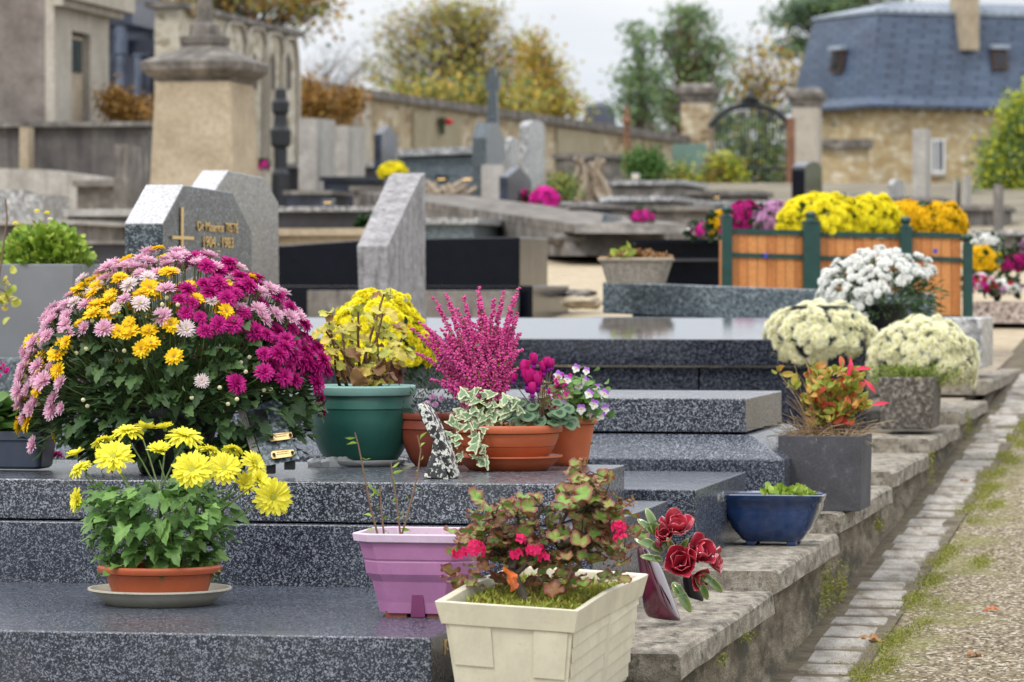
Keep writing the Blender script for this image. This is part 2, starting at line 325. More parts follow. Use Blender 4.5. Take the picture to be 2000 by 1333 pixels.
M_['lf_yellow'] = leafmat('yellowing_leaf', (.34, .42, .07), (.60, .56, .10), (.66, .50, .12), edge=(.5, .26, .08), es=(.85, 1.2))
M_['lf_dry'] = leafmat('dry_leaf', (.20, .10, .04), (.38, .21, .09), (.3, .13, .05))
M_['lf_ivy'] = leafmat('ivy_leaf', (.16, .27, .14), (.24, .36, .2), edge=(.66, .69, .45), es=(.62, .8))
M_['lf_cyc'] = leafmat('cyclamen_leaf', (.02, .065, .025), (.045, .11, .045), edge=(.13, .22, .12), es=(.45, .6))
M_['lf_ger'] = leafmat('geranium_leaf', (.12, .26, .05), (.24, .40, .08), (.33, .36, .10), edge=(.30, .12, .08), es=(.62, .9))
M_['lf_gerd'] = leafmat('geranium_leaf_red', (.30, .14, .07), (.34, .22, .10), (.26, .28, .08), edge=(.26, .07, .06), es=(.65, .95))
M_['lf_red'] = leafmat('red_leaf', (.6, .05, .05), (.6, .18, .07), (.5, .4, .08))
M_['moss'] = leafmat('moss', (.14, .17, .03), (.28, .30, .05), (.33, .30, .07))
M_['pt_lemon'] = petal('petal_lemon', (.83, .77, .045), (.95, .88, .12), base=(.72, .68, .03))
M_['pt_gold'] = petal('petal_gold', (.88, .56, .01), (.95, .70, .02), base=(.85, .42, .01))
M_['pt_pink'] = petal('petal_pink', (.68, .30, .48), (.84, .52, .66), base=(.85, .72, .6), tip=(.83, .6, .70))
M_['pt_mag'] = petal('petal_magenta', (.42, .006, .17), (.58, .018, .26), trans=.2)
M_['pt_palep'] = petal('petal_pale_pink', (.82, .68, .72), (.86, .76, .74), base=(.84, .8, .5))
M_['pt_yel'] = petal('petal_yellow', (.92, .80, .015), (.97, .90, .05), base=(.9, .74, .01))
M_['pt_cream'] = petal('petal_cream', (.93, .91, .62), (.96, .96, .84), base=(.86, .76, .2), trans=.5)
M_['pt_white'] = petal('petal_white', (.92, .93, .90), (.97, .97, .96), base=(.88, .88, .66), trans=.45)
M_['pt_lilac'] = petal('petal_lilac', (.6, .3, .55), (.75, .48, .68))
M_['pt_heather'] = petal('heather_bell', (.58, .04, .25), (.80, .15, .42), trans=.2)
M_['pt_cyc'] = petal('petal_cyclamen', (.62, .01, .22), (.72, .03, .3), base=(.3, .01, .3))
M_['pt_ger'] = petal('petal_geranium', (.72, .015, .12), (.8, .04, .2))
M_['pt_viola'] = petal('petal_viola', (.3, .06, .5), (.5, .2, .7), base=(.85, .82, .8))
M_['pt_hot'] = petal('petal_hot_pink', (.75, .02, .38), (.85, .06, .5))
M_['pt_red'] = petal('petal_red', (.6, .02, .03), (.72, .06, .06))
M_['eye'] = plain('flower_eye', (.42, .42, .03), .8, .3, 300)
M_['eyed'] = plain('flower_eye_dark', (.3, .2, .02), .8, .3, 300)
M_['oakpanel'] = leafmat('varnished_board', (.42, .15, .04), (.52, .20, .06), (.58, .25, .08), trans=0, rough=.45)
M_['bottle'] = plain('bottle_green_paint', (.008, .05, .042), .35, .12, 20)
# ---------------------------------------------------------------- plant templates (unit size)
def petal_t(L=1, Wd=.26, cup=.12, droop=.15, nl=4, notch=.06, mi=0, r0=0.12, elev=0.0, rot=0.0):
    vs = []; at = []; ce, se = math.cos(elev), math.sin(elev); cr_, sr = math.cos(rot), math.sin(rot)
    for i in range(nl + 1):
        t = i / nl; wdt = Wd * (math.sin(math.pi * min(1, (.12 + .72 * t))) ** .7) * (1 if i < nl else .55)
        for j in (-1, 0, 1):
            x = r0 + (L - r0) * t + (-notch * L if (j == 0 and i == nl) else 0); y = j * wdt / 2
            z = -droop * L * t * t + cup * Wd * (abs(j) - .3)
            x, z = x * ce - z * se, x * se + z * ce
            vs.append((x * cr_ - y * sr, x * sr + y * cr_, z)); at.append(t)
    fs = []
    for i in range(nl):
        for j in (0, 1):
            a = i * 3 + j; fs.append((a, a + 3, a + 4, a + 1))
    return vs, fs, mi, at
def bloom_mesh(name, layers, mats, disc=.17, nl=4, dh=.09, seed=1, calyx=True, stem_len=.0):
    rs = random.Random(seed); mb = MB()
    for n, L_, Wd, el, dr in layers:
        for k in range(n):
            mb.add(*petal_t(L_ * rs.uniform(.86, 1.06), Wd * rs.uniform(.85, 1.1), .25 * rs.uniform(.2, 1.4), dr + rs.uniform(-.08, .08), nl, rs.uniform(.02, .09), 0, .08, R(el + rs.uniform(-6, 6)), 2 * math.pi * (k + rs.uniform(-.25, .25)) / n + L_ * 3))
    if disc: mb.lathe((0, 0, .02), [(disc * .98, -.02), (disc, .03), (disc * .8, dh), (disc * .4, dh * 1.15), (disc * .05, dh * .95)], 12, 1)
    if calyx: mb.lathe((0, 0, -.02), [(.03, -.28), (.12, -.2), (.2, -.08), (.16, 0)], 8, 2)
    me = bpy.data.meshes.new(name); me.from_pydata(mb.v, [], mb.f)
    for m in mats: me.materials.append(m)
    me.polygons.foreach_set('material_index', mb.m); at = me.attributes.new('edge', 'FLOAT', 'POINT'); at.data.foreach_set('value', mb.a)
    me.polygons.foreach_set('use_smooth', [True] * len(me.polygons)); me.update()
    return me, mb.tmpl()
S_ = M_['stem']
B_ = {}
B_['lemon'] = bloom_mesh('lemon_bloom', [(19, 1, .27, 6, .12), (17, .92, .25, 16, .1), (13, .66, .2, 30, .05)], [M_['pt_lemon'], M_['eye'], S_], .2, 5)
B_['lemon2'] = bloom_mesh('lemon_bloom', [(18, 1, .27, 2, .3), (17, .9, .25, 14, .2), (12, .6, .2, 34, .1)], [M_['pt_lemon'], M_['eye'], S_], .18, 5, seed=5)
B_['lemon3'] = bloom_mesh('lemon_bloom', [(16, 1, .27, 26, .15), (15, .9, .25, 42, .1), (12, .6, .2, 55, .1)], [M_['pt_lemon'], M_['eye'], S_], .18, 5, seed=9)
B_['gold'] = bloom_mesh('gold_bloom', [(16, 1, .3, 10, .15), (14, .82, .27, 28, .1)], [M_['pt_gold'], M_['eyed'], S_], .2)
B_['pink'] = bloom_mesh('pink_bloom', [(24, 1, .17, 20, .1), (20, .85, .16, 34, .05), (14, .6, .15, 55, 0)], [M_['pt_pink'], M_['eye'], S_], .13)
B_['palep'] = bloom_mesh('pale_pink_bloom', [(22, 1, .18, 12, .1), (20, .8, .17, 30, .05), (14, .55, .16, 52, 0)], [M_['pt_palep'], M_['eye'], S_], .12)
B_['mag'] = bloom_mesh('magenta_bloom', [(20, 1, .24, 2, .25), (18, .88, .22, 18, .15), (15, .68, .2, 36, .1), (10, .42, .18, 60, 0)], [M_['pt_mag'], M_['pt_mag'], S_], .1)
def pom(nm, mat, seed=3, cen=None): return bloom_mesh(nm, [(15, 1, .3, -4, .22), (13, .85, .3, 16, .12), (11, .62, .28, 38, .05), (6, .38, .24, 62, 0)], [mat, cen or mat, S_], .14, 2, seed=seed, calyx=False)
B_['yel'] = pom('yellow_bloom', M_['pt_yel']); B_['cream'] = bloom_mesh('cream_bloom', [(18, 1, .2, 6, .2), (16, .84, .2, 26, .12), (12, .6, .18, 50, .05)], [M_['pt_cream'], M_['eye'], S_], .1, 2, seed=4, calyx=False); B_['white'] = pom('white_bloom', M_['pt_white'], 5, M_['eye'])
B_['lilac'] = pom('lilac_bloom', M_['pt_lilac'], 6); B_['amber'] = pom('amber_bloom', M_['pt_gold'], 7); B_['hot'] = pom('hot_pink_bloom', M_['pt_hot'], 8); B_['magf'] = pom('magenta_bloom_small', M_['pt_mag'], 8); B_['red'] = pom('red_bloom', M_['pt_red'], 9)
def leaf_t(fn, n=28, cup=.1, fold=.18, wave=0.0, rings=(.4, .75, 1.0), cx=.5):
    """leaf from x=0 to about 1; fn(angle) gives the outline radius about (cx,0)"""
    vs = [(cx, 0, 0)]; at = [0.0]; fs = []
    for q, r in enumerate(rings):
        for k in range(n):
            t = 2 * math.pi * k / n; rr = fn(t) * r; x, y = cx + rr * math.cos(t), rr * math.sin(t)
            vs.append((x, y, fold * abs(y) - cup * (x - .3) ** 2 * 1.2 + wave * r * r * math.sin(5 * t + 1) * .5)); at.append(r)
    for k in range(n): fs.append((0, 1 + k, 1 + (k + 1) % n))
    for q in range(len(rings) - 1):
        for k in range(n):
            a = 1 + q * n + k; b = 1 + q * n + (k + 1) % n; fs.append((a, a + n, b + n, b))
    return vs, fs, [0] * len(fs), at
def f_mum(t):
    c = math.cos(t); base = 1 / math.sqrt((c / .5) ** 2 + (math.sin(t) / .34) ** 2)
    return base * (.58 + .46 * abs(math.cos(2.5 * t)) ** .7) * (1 + .06 * math.cos(14 * t))
def f_oval(w_): return lambda t: 1 / math.sqrt((math.cos(t) / .5) ** 2 + (math.sin(t) / w_) ** 2)
def f_heart(t): return .5 * (1 - .18 * math.exp(-((abs(t - math.pi)) / .35) ** 2) + .05 * math.cos(t))
def f_ivy(t): return .30 + .27 * max(0, math.cos(2.5 * t)) ** 1.6 if abs(t - math.pi) > .5 else .25
def f_ger(t): return .5 * (.9 + .09 * abs(math.cos(4.5 * t))) * (1 - .5 * math.exp(-((abs(t - math.pi)) / .2) ** 2)) * (1 + .03 * math.cos(27 * t))
LT = {'mum': leaf_t(f_mum, 36, .25, .2), 'mum2': leaf_t(f_mum, 36, .7, .35, .1), 'oval': leaf_t(f_oval(.26), 12, .3, .3, rings=(.5, 1)), 'round': leaf_t(f_oval(.38), 12, .3, .2, rings=(.5, 1)),
      'hyd': leaf_t(lambda t: f_oval(.31)(t) * (1 + .04 * math.cos(17 * t)), 34, .5, .35, .14), 'lance': leaf_t(lambda t: f_oval(.14)(t) * (1 + .12 * math.cos(2 * t)), 20, .5, .45, .05), 'narrow': leaf_t(f_oval(.11), 8, .4, .3, rings=(1,)), 'heart': leaf_t(f_heart, 20, .3, .12, .06), 'ivy': leaf_t(f_ivy, 40, .2, .1, .04), 'ger': leaf_t(f_ger, 54, -.1, .3, .16),
      'tiny': leaf_t(f_oval(.3), 6, .2, .2, rings=(1,)), 'quad': ([(0, 0, 0), (.5, -.35, .06), (1, 0, 0), (.5, .35, -.06)], [(0, 1, 2, 3)], [0], [0, 0, 0, 0])}
def rdir(zlo=-1, zhi=1):
    z = rnd(zlo, zhi); t = rnd(0, 2 * math.pi); q = math.sqrt(max(0, 1 - z * z)); return np.array([q * math.cos(t), q * math.sin(t), z])
def bez(a, b, c, n=6):
    a, b, c = map(np.array, (a, b, c)); return [a * (1 - t) ** 2 + 2 * b * t * (1 - t) + c * t * t for t in [i / (n - 1) for i in range(n)]]
def pot_round(parent, c, rt, rb, h, mat, rim=.012, rimh=.018, soil='soil', sy=1, rimmat=None, belly=0, n=44, name='pot', line=0, ry=None):
    mb = MB(); prof = [(rb * .9, 0), (rb, .004)]
    for i in range(1, 8):
        t = i / 8; r = rb + (rt - rb) * t + belly * math.sin(math.pi * t); prof.append((r, h * t * .9))
        if line and abs(t - line) < .07: prof += [(r + .0005, h * (t + .01) * .9), (r - .0025, h * (t + .015) * .9), (r - .0025, h * (t + .03) * .9), (r + .001, h * (t + .035) * .9)]
    prof += [(rt, h - rimh - .002)]
    mb.lathe(c, prof, n, sy=sy, mi=0)
    mb.lathe(c, [(rt - .004, h - rimh), (rt + rim * .8, h - rimh), (rt + rim, h - rimh * .7), (rt + rim, h - .004), (rt + rim * .7, h), (rt - .002, h), (rt - .006, h - .004), (rt - .008, h - .03)], n, 1, sy=sy)
    o = mb.build(name, [mat, rimmat or mat], parent, True)
    e = o.modifiers.new('edges', 'EDGE_SPLIT'); e.split_angle = R(40)
    so = MB(); so.lathe(c, [(rt * .6, h - .024), (rt - .0045, h - .022), (rt * .6, h - .014), (rt * .2, h - .012), (.001, h - .012)], 24, sy=sy); so.build('soil', M_[soil], parent, True)
    return o
def dome(name, label, cat, c, rx, rz, n, bs, blooms, leaf='lf_dark', zmin=-.15, maxp=100, pot=None, group=None, ry=None, leafn=260, leafs=.05, lt='oval', seed=0, base_z=None, cut=None, dense=1.0):
    """bushy flowering plant: c = centre of the dome at its equator; base_z = where the pot stands"""
    random.seed(seed + 11); ry = ry or rx; c = Vector(c); base_z = base_z if base_z is not None else c.z - rz * .3
    root = thing(name, label, cat, (c.x, c.y, base_z), group)
    if pot:
        prt, prb, ph, pm = pot; pot_round(root, (c.x, c.y, base_z), prt, prb, ph, M_[pm], soil='soil', n=24)
    lf = MB(); Ms = []
    for i in range(leafn):
        d = rdir(-.45, .9); r = rnd(.45, .93) ; p = np.array(c) + d * [rx * r, ry * r, rz * r]
        q = d + rdir() * .6; Ms.append(leafM(p, q, rdir() + [0, 0, 1.0], leafs * rnd(.6, 1.3)))
    lf.inst(LT[lt], Ms)
    st = MB()
    for i in range(26):
        d = rdir(0, .9); a = (c.x, c.y, base_z + .01); e = np.array(c) + d * [rx * .85, ry * .85, rz * .85]; st.tube(bez(a, np.array(c) * [1, 1, 1] + d * [rx * .2, ry * .2, 0], e, 5), .0022, 4)
    st.build('stems', S_, root); lf.build('foliage', M_[leaf], root)
    pts = []; ga = math.pi * (3 - 5 ** .5)
    N_ = int(n)
    for i in range(N_):
        z = 1 - (i + .5) / N_ * (1 - zmin); t = ga * i + rnd(-.25, .25); z = min(1, max(zmin, z + rnd(-.03, .03)))
        q = math.sqrt(max(0, 1 - z * z)); d = np.array([q * math.cos(t), q * math.sin(t), z])
        if cut and not cut(d): continue
        k = rnd(.93, 1.05) * (1 + .05 * math.sin(5 * t + seed) * q + .04 * math.sin(9 * z + 3 * t)); pts.append((np.array(c) + d * [rx * k, ry * k, rz * k], d))
    pts.sort(key=lambda a: a[0][1]); rest = {}
    for i, (p, d) in enumerate(pts):
        b = blooms(d) if callable(blooms) else blooms
        nd = d / np.array([rx, ry, rz]); M = frame(nd / np.linalg.norm(nd) + rdir() * .42, rnd(0, 6), bs * rnd(.8, 1.15), p)
        if i < maxp: put('bloom', B_[b][0], root, M)
        else: rest.setdefault(b, []).append(M)
    if rest:
        mb = MB(); ms = []
        for b, L_ in rest.items():
            base = len(ms); ms += list(B_[b][0].materials); v, f, m, a = B_[b][1]; mb.inst((v, f, [x + base for x in m], a), L_)
        tag(mb.build('bloom_mass', ms, root, True), kind='stuff')
    return root
# ---------------------------------------------------------------- ground, path, wall
def copx(Y): return .32 + .19 * (Y - 7.32)           # outer edge of the coping
def copz(Y): return .30 + .031 * (Y - 8.05)
def gmat():
    g = G('gravel_path'); f = g.sepx(g.vor(120), 1); n = g.noise(2.5, 5)
    c = g.ramp(f, [(0, (.04, .03, .018)), (.25, (.13, .10, .062)), (.55, (.225, .182, .122)), (.84, (.33, .28, .20)), (.93, (.5, .46, .39)), (1, (.6, .56, .49))])
    c = g.mix(.6, c, g.ramp(n, [(.3, (.72, .68, .6)), (.7, (1.1, 1.08, 1.02))]), 'MULTIPLY')
    x, y = g.sepx(k=0), g.sepx(k=1)
    e = g.math('SUBTRACT', x, g.math('MULTIPLY', y, .191))          # distance across the path
    near = g.math('SUBTRACT', 1.0, g.math('MULTIPLY', g.math('ABSOLUTE', g.math('ADD', e, .83)), 4.0))
    mo = g.math('ADD', g.math('MULTIPLY', g.noise(3.2, 6, .7), 1.0), g.math('MULTIPLY', g.math('MAXIMUM', near, 0.0), .24))
    mossc = g.ramp(g.noise(140, 3), [(.3, (.10, .10, .03)), (.7, (.25, .24, .07))])
    c = g.mix(g.ramp(mo, [(.65, (0, 0, 0)), (.78, (.6, .6, .6))]), c, mossc)
    sand = g.ramp(g.noise(9, 6), [(.3, (.34, .27, .18)), (.7, (.5, .42, .3))])
    c = g.mix(g.ramp(g.math('MULTIPLY', y, .02), [(.36, (0, 0, 0)), (.42, (1, 1, 1))]), c, sand)
    c = g.mix(g.ramp(g.math('MULTIPLY', y, .01), [(.33, (0, 0, 0)), (.40, (1, 1, 1))]), c, g.ramp(g.noise(1.2, 6), [(.3, (.13, .11, .08)), (.7, (.27, .24, .18))]))
    return g.fin(c, .9, .2, g.math('ADD', g.vor(95, o='Distance'), g.noise(30, 3)), .8, .006)
mb = MB(); ys = [3, 6, 9, 12, 16, 20, 25, 31, 40, 55, 80, 130, 300, 900]; xs = [-400, -60, -12, -4, -1.5, 0, .6, 1.6, 3, 6, 12, 60, 400]
vs = []
for y in ys:
    for x in xs:
        z = gz(y)
        if y <= 16 and x < copx(y) - .1: z -= .0
        vs.append((x, y, z))
fs = [(i * len(xs) + j, i * len(xs) + j + 1, (i + 1) * len(xs) + j + 1, (i + 1) * len(xs) + j) for i in range(len(ys) - 1) for j in range(len(xs) - 1)]
mb.add(vs, fs); single(mb, 'ground', gmat(), None, None, (0, 0, 0), kind='structure')
# raised earth carrying the graves
mb = MB(); A = Vector((copx(5) - .1, 5, copz(5) - .09)); B = Vector((copx(20) - .1, 20, gz(20) + .004))
mb.add([A, B, B - U * 8, A - U * 8, A - ZZ * .3, B - ZZ * .3, B - U * 8 - ZZ * .3, A - U * 8 - ZZ * .3], [(0, 1, 2, 3), (0, 4, 5, 1), (0, 3, 7, 4)])
single(mb, 'grave_terrace', stone('terrace_earth', [(.3, (.2, .16, .11)), (.7, (.38, .32, .24))], 9), None, None, (0, 0, 0), kind='structure')
# gutter of dressed stones along the foot of the wall
cob = stone('gutter_stone', [(.3, (.22, .20, .175)), (.5, (.37, .345, .31)), (.75, (.50, .475, .44))], 18, stain=(.14, .11, .07), st_sc=14, st=(.5, .66), bump=.8, fine=300, fcol=(.45, .43, .4), fst=.8, base=(1, .4, 1), streak=(1, .35, 1))
random.seed(3); mb = MB(); y = 6.0
while y < 21:
    l = rnd(.15, .27); x0 = copx(y) + .022 + rnd(-.012, .014); wd = rnd(.115, .15); z = gz(y)
    o = Vector((x0, y, z - .05)) ; hz = .05 + rnd(.007, .014); g_ = rnd(.03, .055)
    p = [o + V * g_, o + U * wd * .5 + V * (g_ + rnd(-.004, .004)), o + U * wd + V * (g_ + rnd(0, .012)), o + U * (wd + rnd(-.01, .006)) + V * l * .5, o + U * wd + V * (l - rnd(0, .012)), o + U * wd * .5 + V * l, o + V * (l - rnd(0, .008))]
    sl = ZZ * (l * .052)
    top = [q + ZZ * (hz + rnd(-.002, .002)) + (ZZ * .052 * (q - o).dot(V)) for q in p]; cen = sum(top, Vector()) / 7
    mb.ring([[q for q in p], [q - ZZ * .009 for q in top], [cen + (q - cen) * .90 for q in top]], close0=False)
    y += l * V.y
single(mb, 'cobbled_gutter', cob, None, None, (0, 0, 0), kind='structure', smooth=False)
dm = stone('gutter_dirt', [(.3, (.06, .045, .028)), (.6, (.15, .12, .08)), (.8, (.26, .21, .15))], 14, stain=(.14, .15, .03), st_sc=9, st=(.56, .68), fine=200)
mb = MB()
mb.add([(copx(y) + dx, y, gz(y) + .006) for y in (5, 8, 11, 14, 17, 21) for dx in (-.12, .185)], [(2 * i, 2 * i + 1, 2 * i + 3, 2 * i + 2) for i in range(5)])
single(mb, 'gutter_bed', dm, None, None, (0, 0, 0), kind='structure')
# retaining wall with coping stones, each one a step higher
wr = thing('retaining_wall', 'low mossy stone retaining wall with stepped slab coping beside the gravel path', 'wall', (copx(7), 7, gz(7)))
mb = MB(); nseg = 44; ys = [5 + 15.4 * i / nseg for i in range(nseg + 1)]; vs = []
for i, y in enumerate(ys):
    for k in range(6):
        t = k / 5; zb = gz(y) - .03; zt = copz(y) - .045; vs.append((copx(y) - .035 + .03 * (1 - t) ** 2 + rnd(-.006, .006), y, zb + (max(zt, zb + .02) - zb) * t))
mb.add(vs, [(i * 6 + k, (i + 1) * 6 + k, (i + 1) * 6 + k + 1, i * 6 + k + 1) for i in range(nseg) for k in range(5)])
mb.build('wall_face', M_['wallface'], wr)
seg = [(5.6, 7.27, .240), (7.32, 8.81, .300), (8.85, 10.2, .342), (10.26, 11.75, .39), (11.8, 13.15, .43), (13.2, 14.6, .475), (14.65, 16.2, .52), (16.25, 18.8, .60)]
random.seed(5)
for a, b, z in seg:
    mb = MB(); n = 7; th = .058; wd = .52; rows = []
    for i in range(n + 1):
        y = a + (b - a) * i / n; x = copx(y) + rnd(-.004, .004); o = Vector((x, y, z + rnd(-.002, .002)))
        rows.append([o - ZZ * th - U * .02, o - ZZ * (th - .008) + U * rnd(-.003, .003), o - ZZ * .008 + U * rnd(-.004, .002), o - U * .01, o - U * wd * .4 + ZZ * rnd(-.002, .002), o - U * wd, o - U * wd - ZZ * th])
    mb.ring(rows); mb.build('coping_stone', M_['coping'], wr)
mb = MB(); Ms = []
for y0, n_, x_, z_ in ((8.3, 60, 0, .243), (7.9, 40, 0, .235), (9.9, 420, .005, .22), (10.25, 300, .005, .2), (11.3, 120, .005, .3), (13.2, 160, 0, .38), (15, 200, 0, .46)):
    for i in range(n_):
        y = y0 + random.gauss(0, .09 if n_ > 150 else .04) * .8; zz = z_ + random.gauss(0, .035 if n_ > 150 else .008)
        Ms.append(leafM((copx(y) - .01 + rnd(0, .02), y, zz), rdir() + [.8, -.3, -.6], rdir(), rnd(.004, .010)))
mb.inst(LT['quad'], Ms); mb.build('moss_tuft', M_['moss'], wr)
# moss cushions along the edge of the gravel
mb = MB(); Ms = []; random.seed(9); cl = [(rnd(7.5, 21)) for _ in range(90)]
for y0 in cl:
    e = random.gauss(0, .035); k = int(rnd(250, 900))
    for i in range(k):
        y = y0 + random.gauss(0, .08); x = copx(y) + .195 + e + random.gauss(0, .018)
        Ms.append(leafM((x, y, gz(y) + rnd(.001, .007)), rdir(.1, 1), rdir(), rnd(.003, .007)))
mb.inst(LT['quad'], Ms); single(mb, 'moss_strip', M_['moss'], None, None, (0, 0, 0), kind='stuff')
# fallen leaves
def dead_leaf(px, py, s, ang, curl, mat, label, grp='dead leaves lying on the path'):
    Y = 1.38 / (.052 + (py - HY) / 7500); p = np.array(P(px, py, Y)) + [0, 0, .006]
    mb = MB(); v, f, m, a = leaf_t(f_oval(.27), 16, curl, .5, .15); M = leafM(p, (math.cos(ang), math.sin(ang), .12), (.1, -.2, 1), s); mb.inst((v, f, m, a), [M]); mb.tube([p - M[:3, 0] * .25, p + M[:3, 0] * .2], .0012, 4)
    single(mb, 'fallen_leaf', M_[mat], label, 'leaf', p, grp)
dead_leaf(1672, 1258, .078, -.2, .5, 'lf_dry', 'large curled tan leaf lying across the gutter stones')
dead_leaf(1890, 1285, .05, .6, 1.2, 'lf_dry', 'crumpled brown leaf on the gravel near the bottom right corner')
dead_leaf(1925, 1196, .04, .1, .3, 'lf_red', 'small reddish leaf flat on the gravel beside the right edge', None)
dead_leaf(1895, 945, .05, 2.5, .5, 'lf_dry', 'dark curled leaf lying on the gutter stones farther up the path')
dead_leaf(1790, 1040, .05, 1.3, .6, 'lf_dry', 'brown leaf caught where the wall meets the gutter')
# ---------------------------------------------------------------- tomb builders
def rb(pxl, pxr, yt, yb, Y, D, u=U, v=V):
    O = P(pxr, yt, Y); k = (pxl - CX) / F; Ln = (O.x - k * O.y) / (u.x - k * u.y) ; h = (yb - yt) * Y / F
    return O - u * Ln - ZZ * h, u * Ln, v * D, ZZ * h
def slab(mb, *a, mi=0, **k): o, x, y, z = rb(*a, **k); mb.box(o, x, y, z, mi); return o, x, y, z
def grave(label, pieces, name='tomb', cat='tomb', group=None, bevel=.003):
    """pieces: (part, mat, pxl, pxr, ytop, ybottom, Y, depth)"""
    p0 = pieces[-1]; root = thing(name, label, cat, P((p0[2] + p0[3]) / 2, p0[5], p0[6]), group)
    for q in pieces:
        mb = MB(); slab(mb, *q[2:8]); mb.build(q[0], M_[q[1]], root, bevel=bevel)
    return root
def stele(label, poly, px0, Y, t, mat, t2=None, name='headstone', group=None, bevel=.004, base=None, d=V, cat='headstone'):
    """polygon of the right-hand face in photo pixels on a plane through px0 at distance Y; t = thickness to the left"""
    O = P(px0, 500, Y); pts = [on(x, y, O, d) for x, y in poly]; zmin = min(p.z for p in pts)
    root = thing(name, label, cat, (pts[0].x, pts[0].y, zmin), group)
    lf = [p - U * t for p in pts] if t2 is None else [p - U * (t + (t2 - t) * (p.z - zmin) / (max(q.z for q in pts) - zmin)) for p in pts]
    mb = MB(); n = len(pts); mb.add(pts + lf, [tuple(range(n)), tuple(range(n, 2 * n))[::-1]] + [(i, n + i, n + (i + 1) % n, (i + 1) % n) for i in range(n)])
    mb.build('stone', M_[mat], root, bevel=bevel)
    if base:
        bw, bh, bm = base; c = (pts[0] + pts[1]) / 2; dd = max((p - pts[0]).dot(d) for p in pts)
        mb = MB(); o = Vector((pts[0].x, pts[0].y, zmin)) - d * bw + U * bw; mb.box(o - ZZ * bh, -U * (t + 2 * bw), d * (dd + 2 * bw), ZZ * bh); mb.build('plinth', M_[bm], root, bevel=bevel)
    return root, pts
# --- A: nearest granite tomb
root = grave('nearest speckled grey granite tomb slab carrying the yellow daisies and lavender planter', [('slab', 'granite_b', -900, 842, 1246, 1420, 7.0, 1.12)])
g = text_mesh('inscription', 'JC 1936', .03, np.eye(4), M_['gold'], root); o = P(842, 1262, 7.0) + U * .0015 + V * .16
g.matrix_local = Matrix.Translation(o - Vector(ROOT[root.name]) - ZZ * .02) @ Matrix((( V.x, 0, U.x, 0), (V.y, 0, U.y, 0), (0, 1, 0, 0), (0, 0, 0, 1)))
# --- B: second tomb: plinth + slab
root = grave('speckled grey granite tomb in two tiers carrying the big mixed bouquet and terracotta bowl', [('slab', 'granite', -420, 1085, 946, 1026, 8.15, .90), ('plinth', 'granite_b', -500, 1157, 1032, 1240, 8.1, 1.05)])
# --- C
root = grave('low plain blue grey granite tomb behind the blue glazed pot', [('slab', 'granite_b', 300, 1360, 957, 1130, 9.2, .9)])
g = text_mesh('inscription', 'FAMILLE', .035, np.eye(4), M_['lightgran'], root, .0006)
o = P(1360, 1000, 9.2) + U * .0005 + V * .42
g.matrix_local = Matrix.Translation(o - Vector(ROOT[root.name])) @ Matrix(((V.x, 0, U.x, 0), (V.y, 0, U.y, 0), (0, 1, 0, 0), (0, 0, 0, 1)))
# --- D: slab over a sloping plinth
root = thing('tomb', 'granite tomb with thick lid over a sloping shouldered base behind the grey cube planter', 'tomb', P(1200, 960, 10.2))
mb = MB(); o, x, y, z = slab(mb, 60, 1456, 779, 845, 10.4, .80); mb.build('slab', M_['granite'], root, bevel=.003)
mb = MB(); e = .10; b0 = o - ZZ * .006; 
top = [b0 - U * .02 - V * .02, b0 + x + U * .02 - V * .02, b0 + x + U * .02 + y + V * .02, b0 - U * .02 + y + V * .02]
low = [p + q - ZZ * .062 for p, q in zip(top, (-U * e - V * e, U * e - V * e, U * e + V * e, -U * e + V * e))]
bot = [p - ZZ * .3 for p in low]; mb.ring([bot, low, top]); mb.build('plinth', M_['granite_b'], root, bevel=.003)
# --- E: dark polished tomb
root = thing('tomb', 'dark polished granite tomb with a gently sloping bright lid under the cream chrysanthemums', 'tomb', P(1400, 860, 14.2))
O, x, y, z = rb(430, 1690, 664, 716, 14.0, 1.2); mb = MB(); mb.add([O, O + x, O + x + y, O + y, O + z, O + x + z, O + x + y + z + ZZ * .068, O + y + z + ZZ * .068], [(0, 3, 2, 1), (4, 5, 6, 7), (0, 1, 5, 4), (1, 2, 6, 5), (2, 3, 7, 6), (3, 0, 4, 7)])
mb.build('slab', M_['granite_d'], root, bevel=.004)
mb = MB(); o2 = O + V * .03; xs_ = [0, .58, 1.30, 1.9]
Lx = x.length
for i, (a, b) in enumerate(((0, .745), (.748, 1.0))):
    mb.box(o2 + x * a - ZZ * .36, x * (b - a), V * 1.1, ZZ * .352)
mb.build('plinth', M_['granite_d'], root, bevel=.003)
# --- F: long low blue-grey headstone
root = thing('headstone', 'long low blue grey granite headstone under the wicker basket', 'headstone', P(1400, 625, 17))
O = P(1820, 572, 17.0); pts = [on(x_, y_, O, U) for x_, y_ in ((1177, 612), (1820, 640), (1820, 574), (1177, 551))]
mb = MB(); mb.prism(pts, V * .22); mb.build('stone', M_['granite_f'], root, bevel=.006)
mb = MB(); slab(mb, 1130, 1850, 622, 700, 16.85, .5); mb.build('plinth', M_['granite_f'], root, bevel=.006)
mb = MB(); slab(mb, 1760, 1918, 622, 720, 16.6, .7); single(mb, 'kerb_block', M_['lightgran'], 'pale grey granite block end behind the right cream chrysanthemum', 'stone block', P(1840, 700, 16.6), bevel=.006)
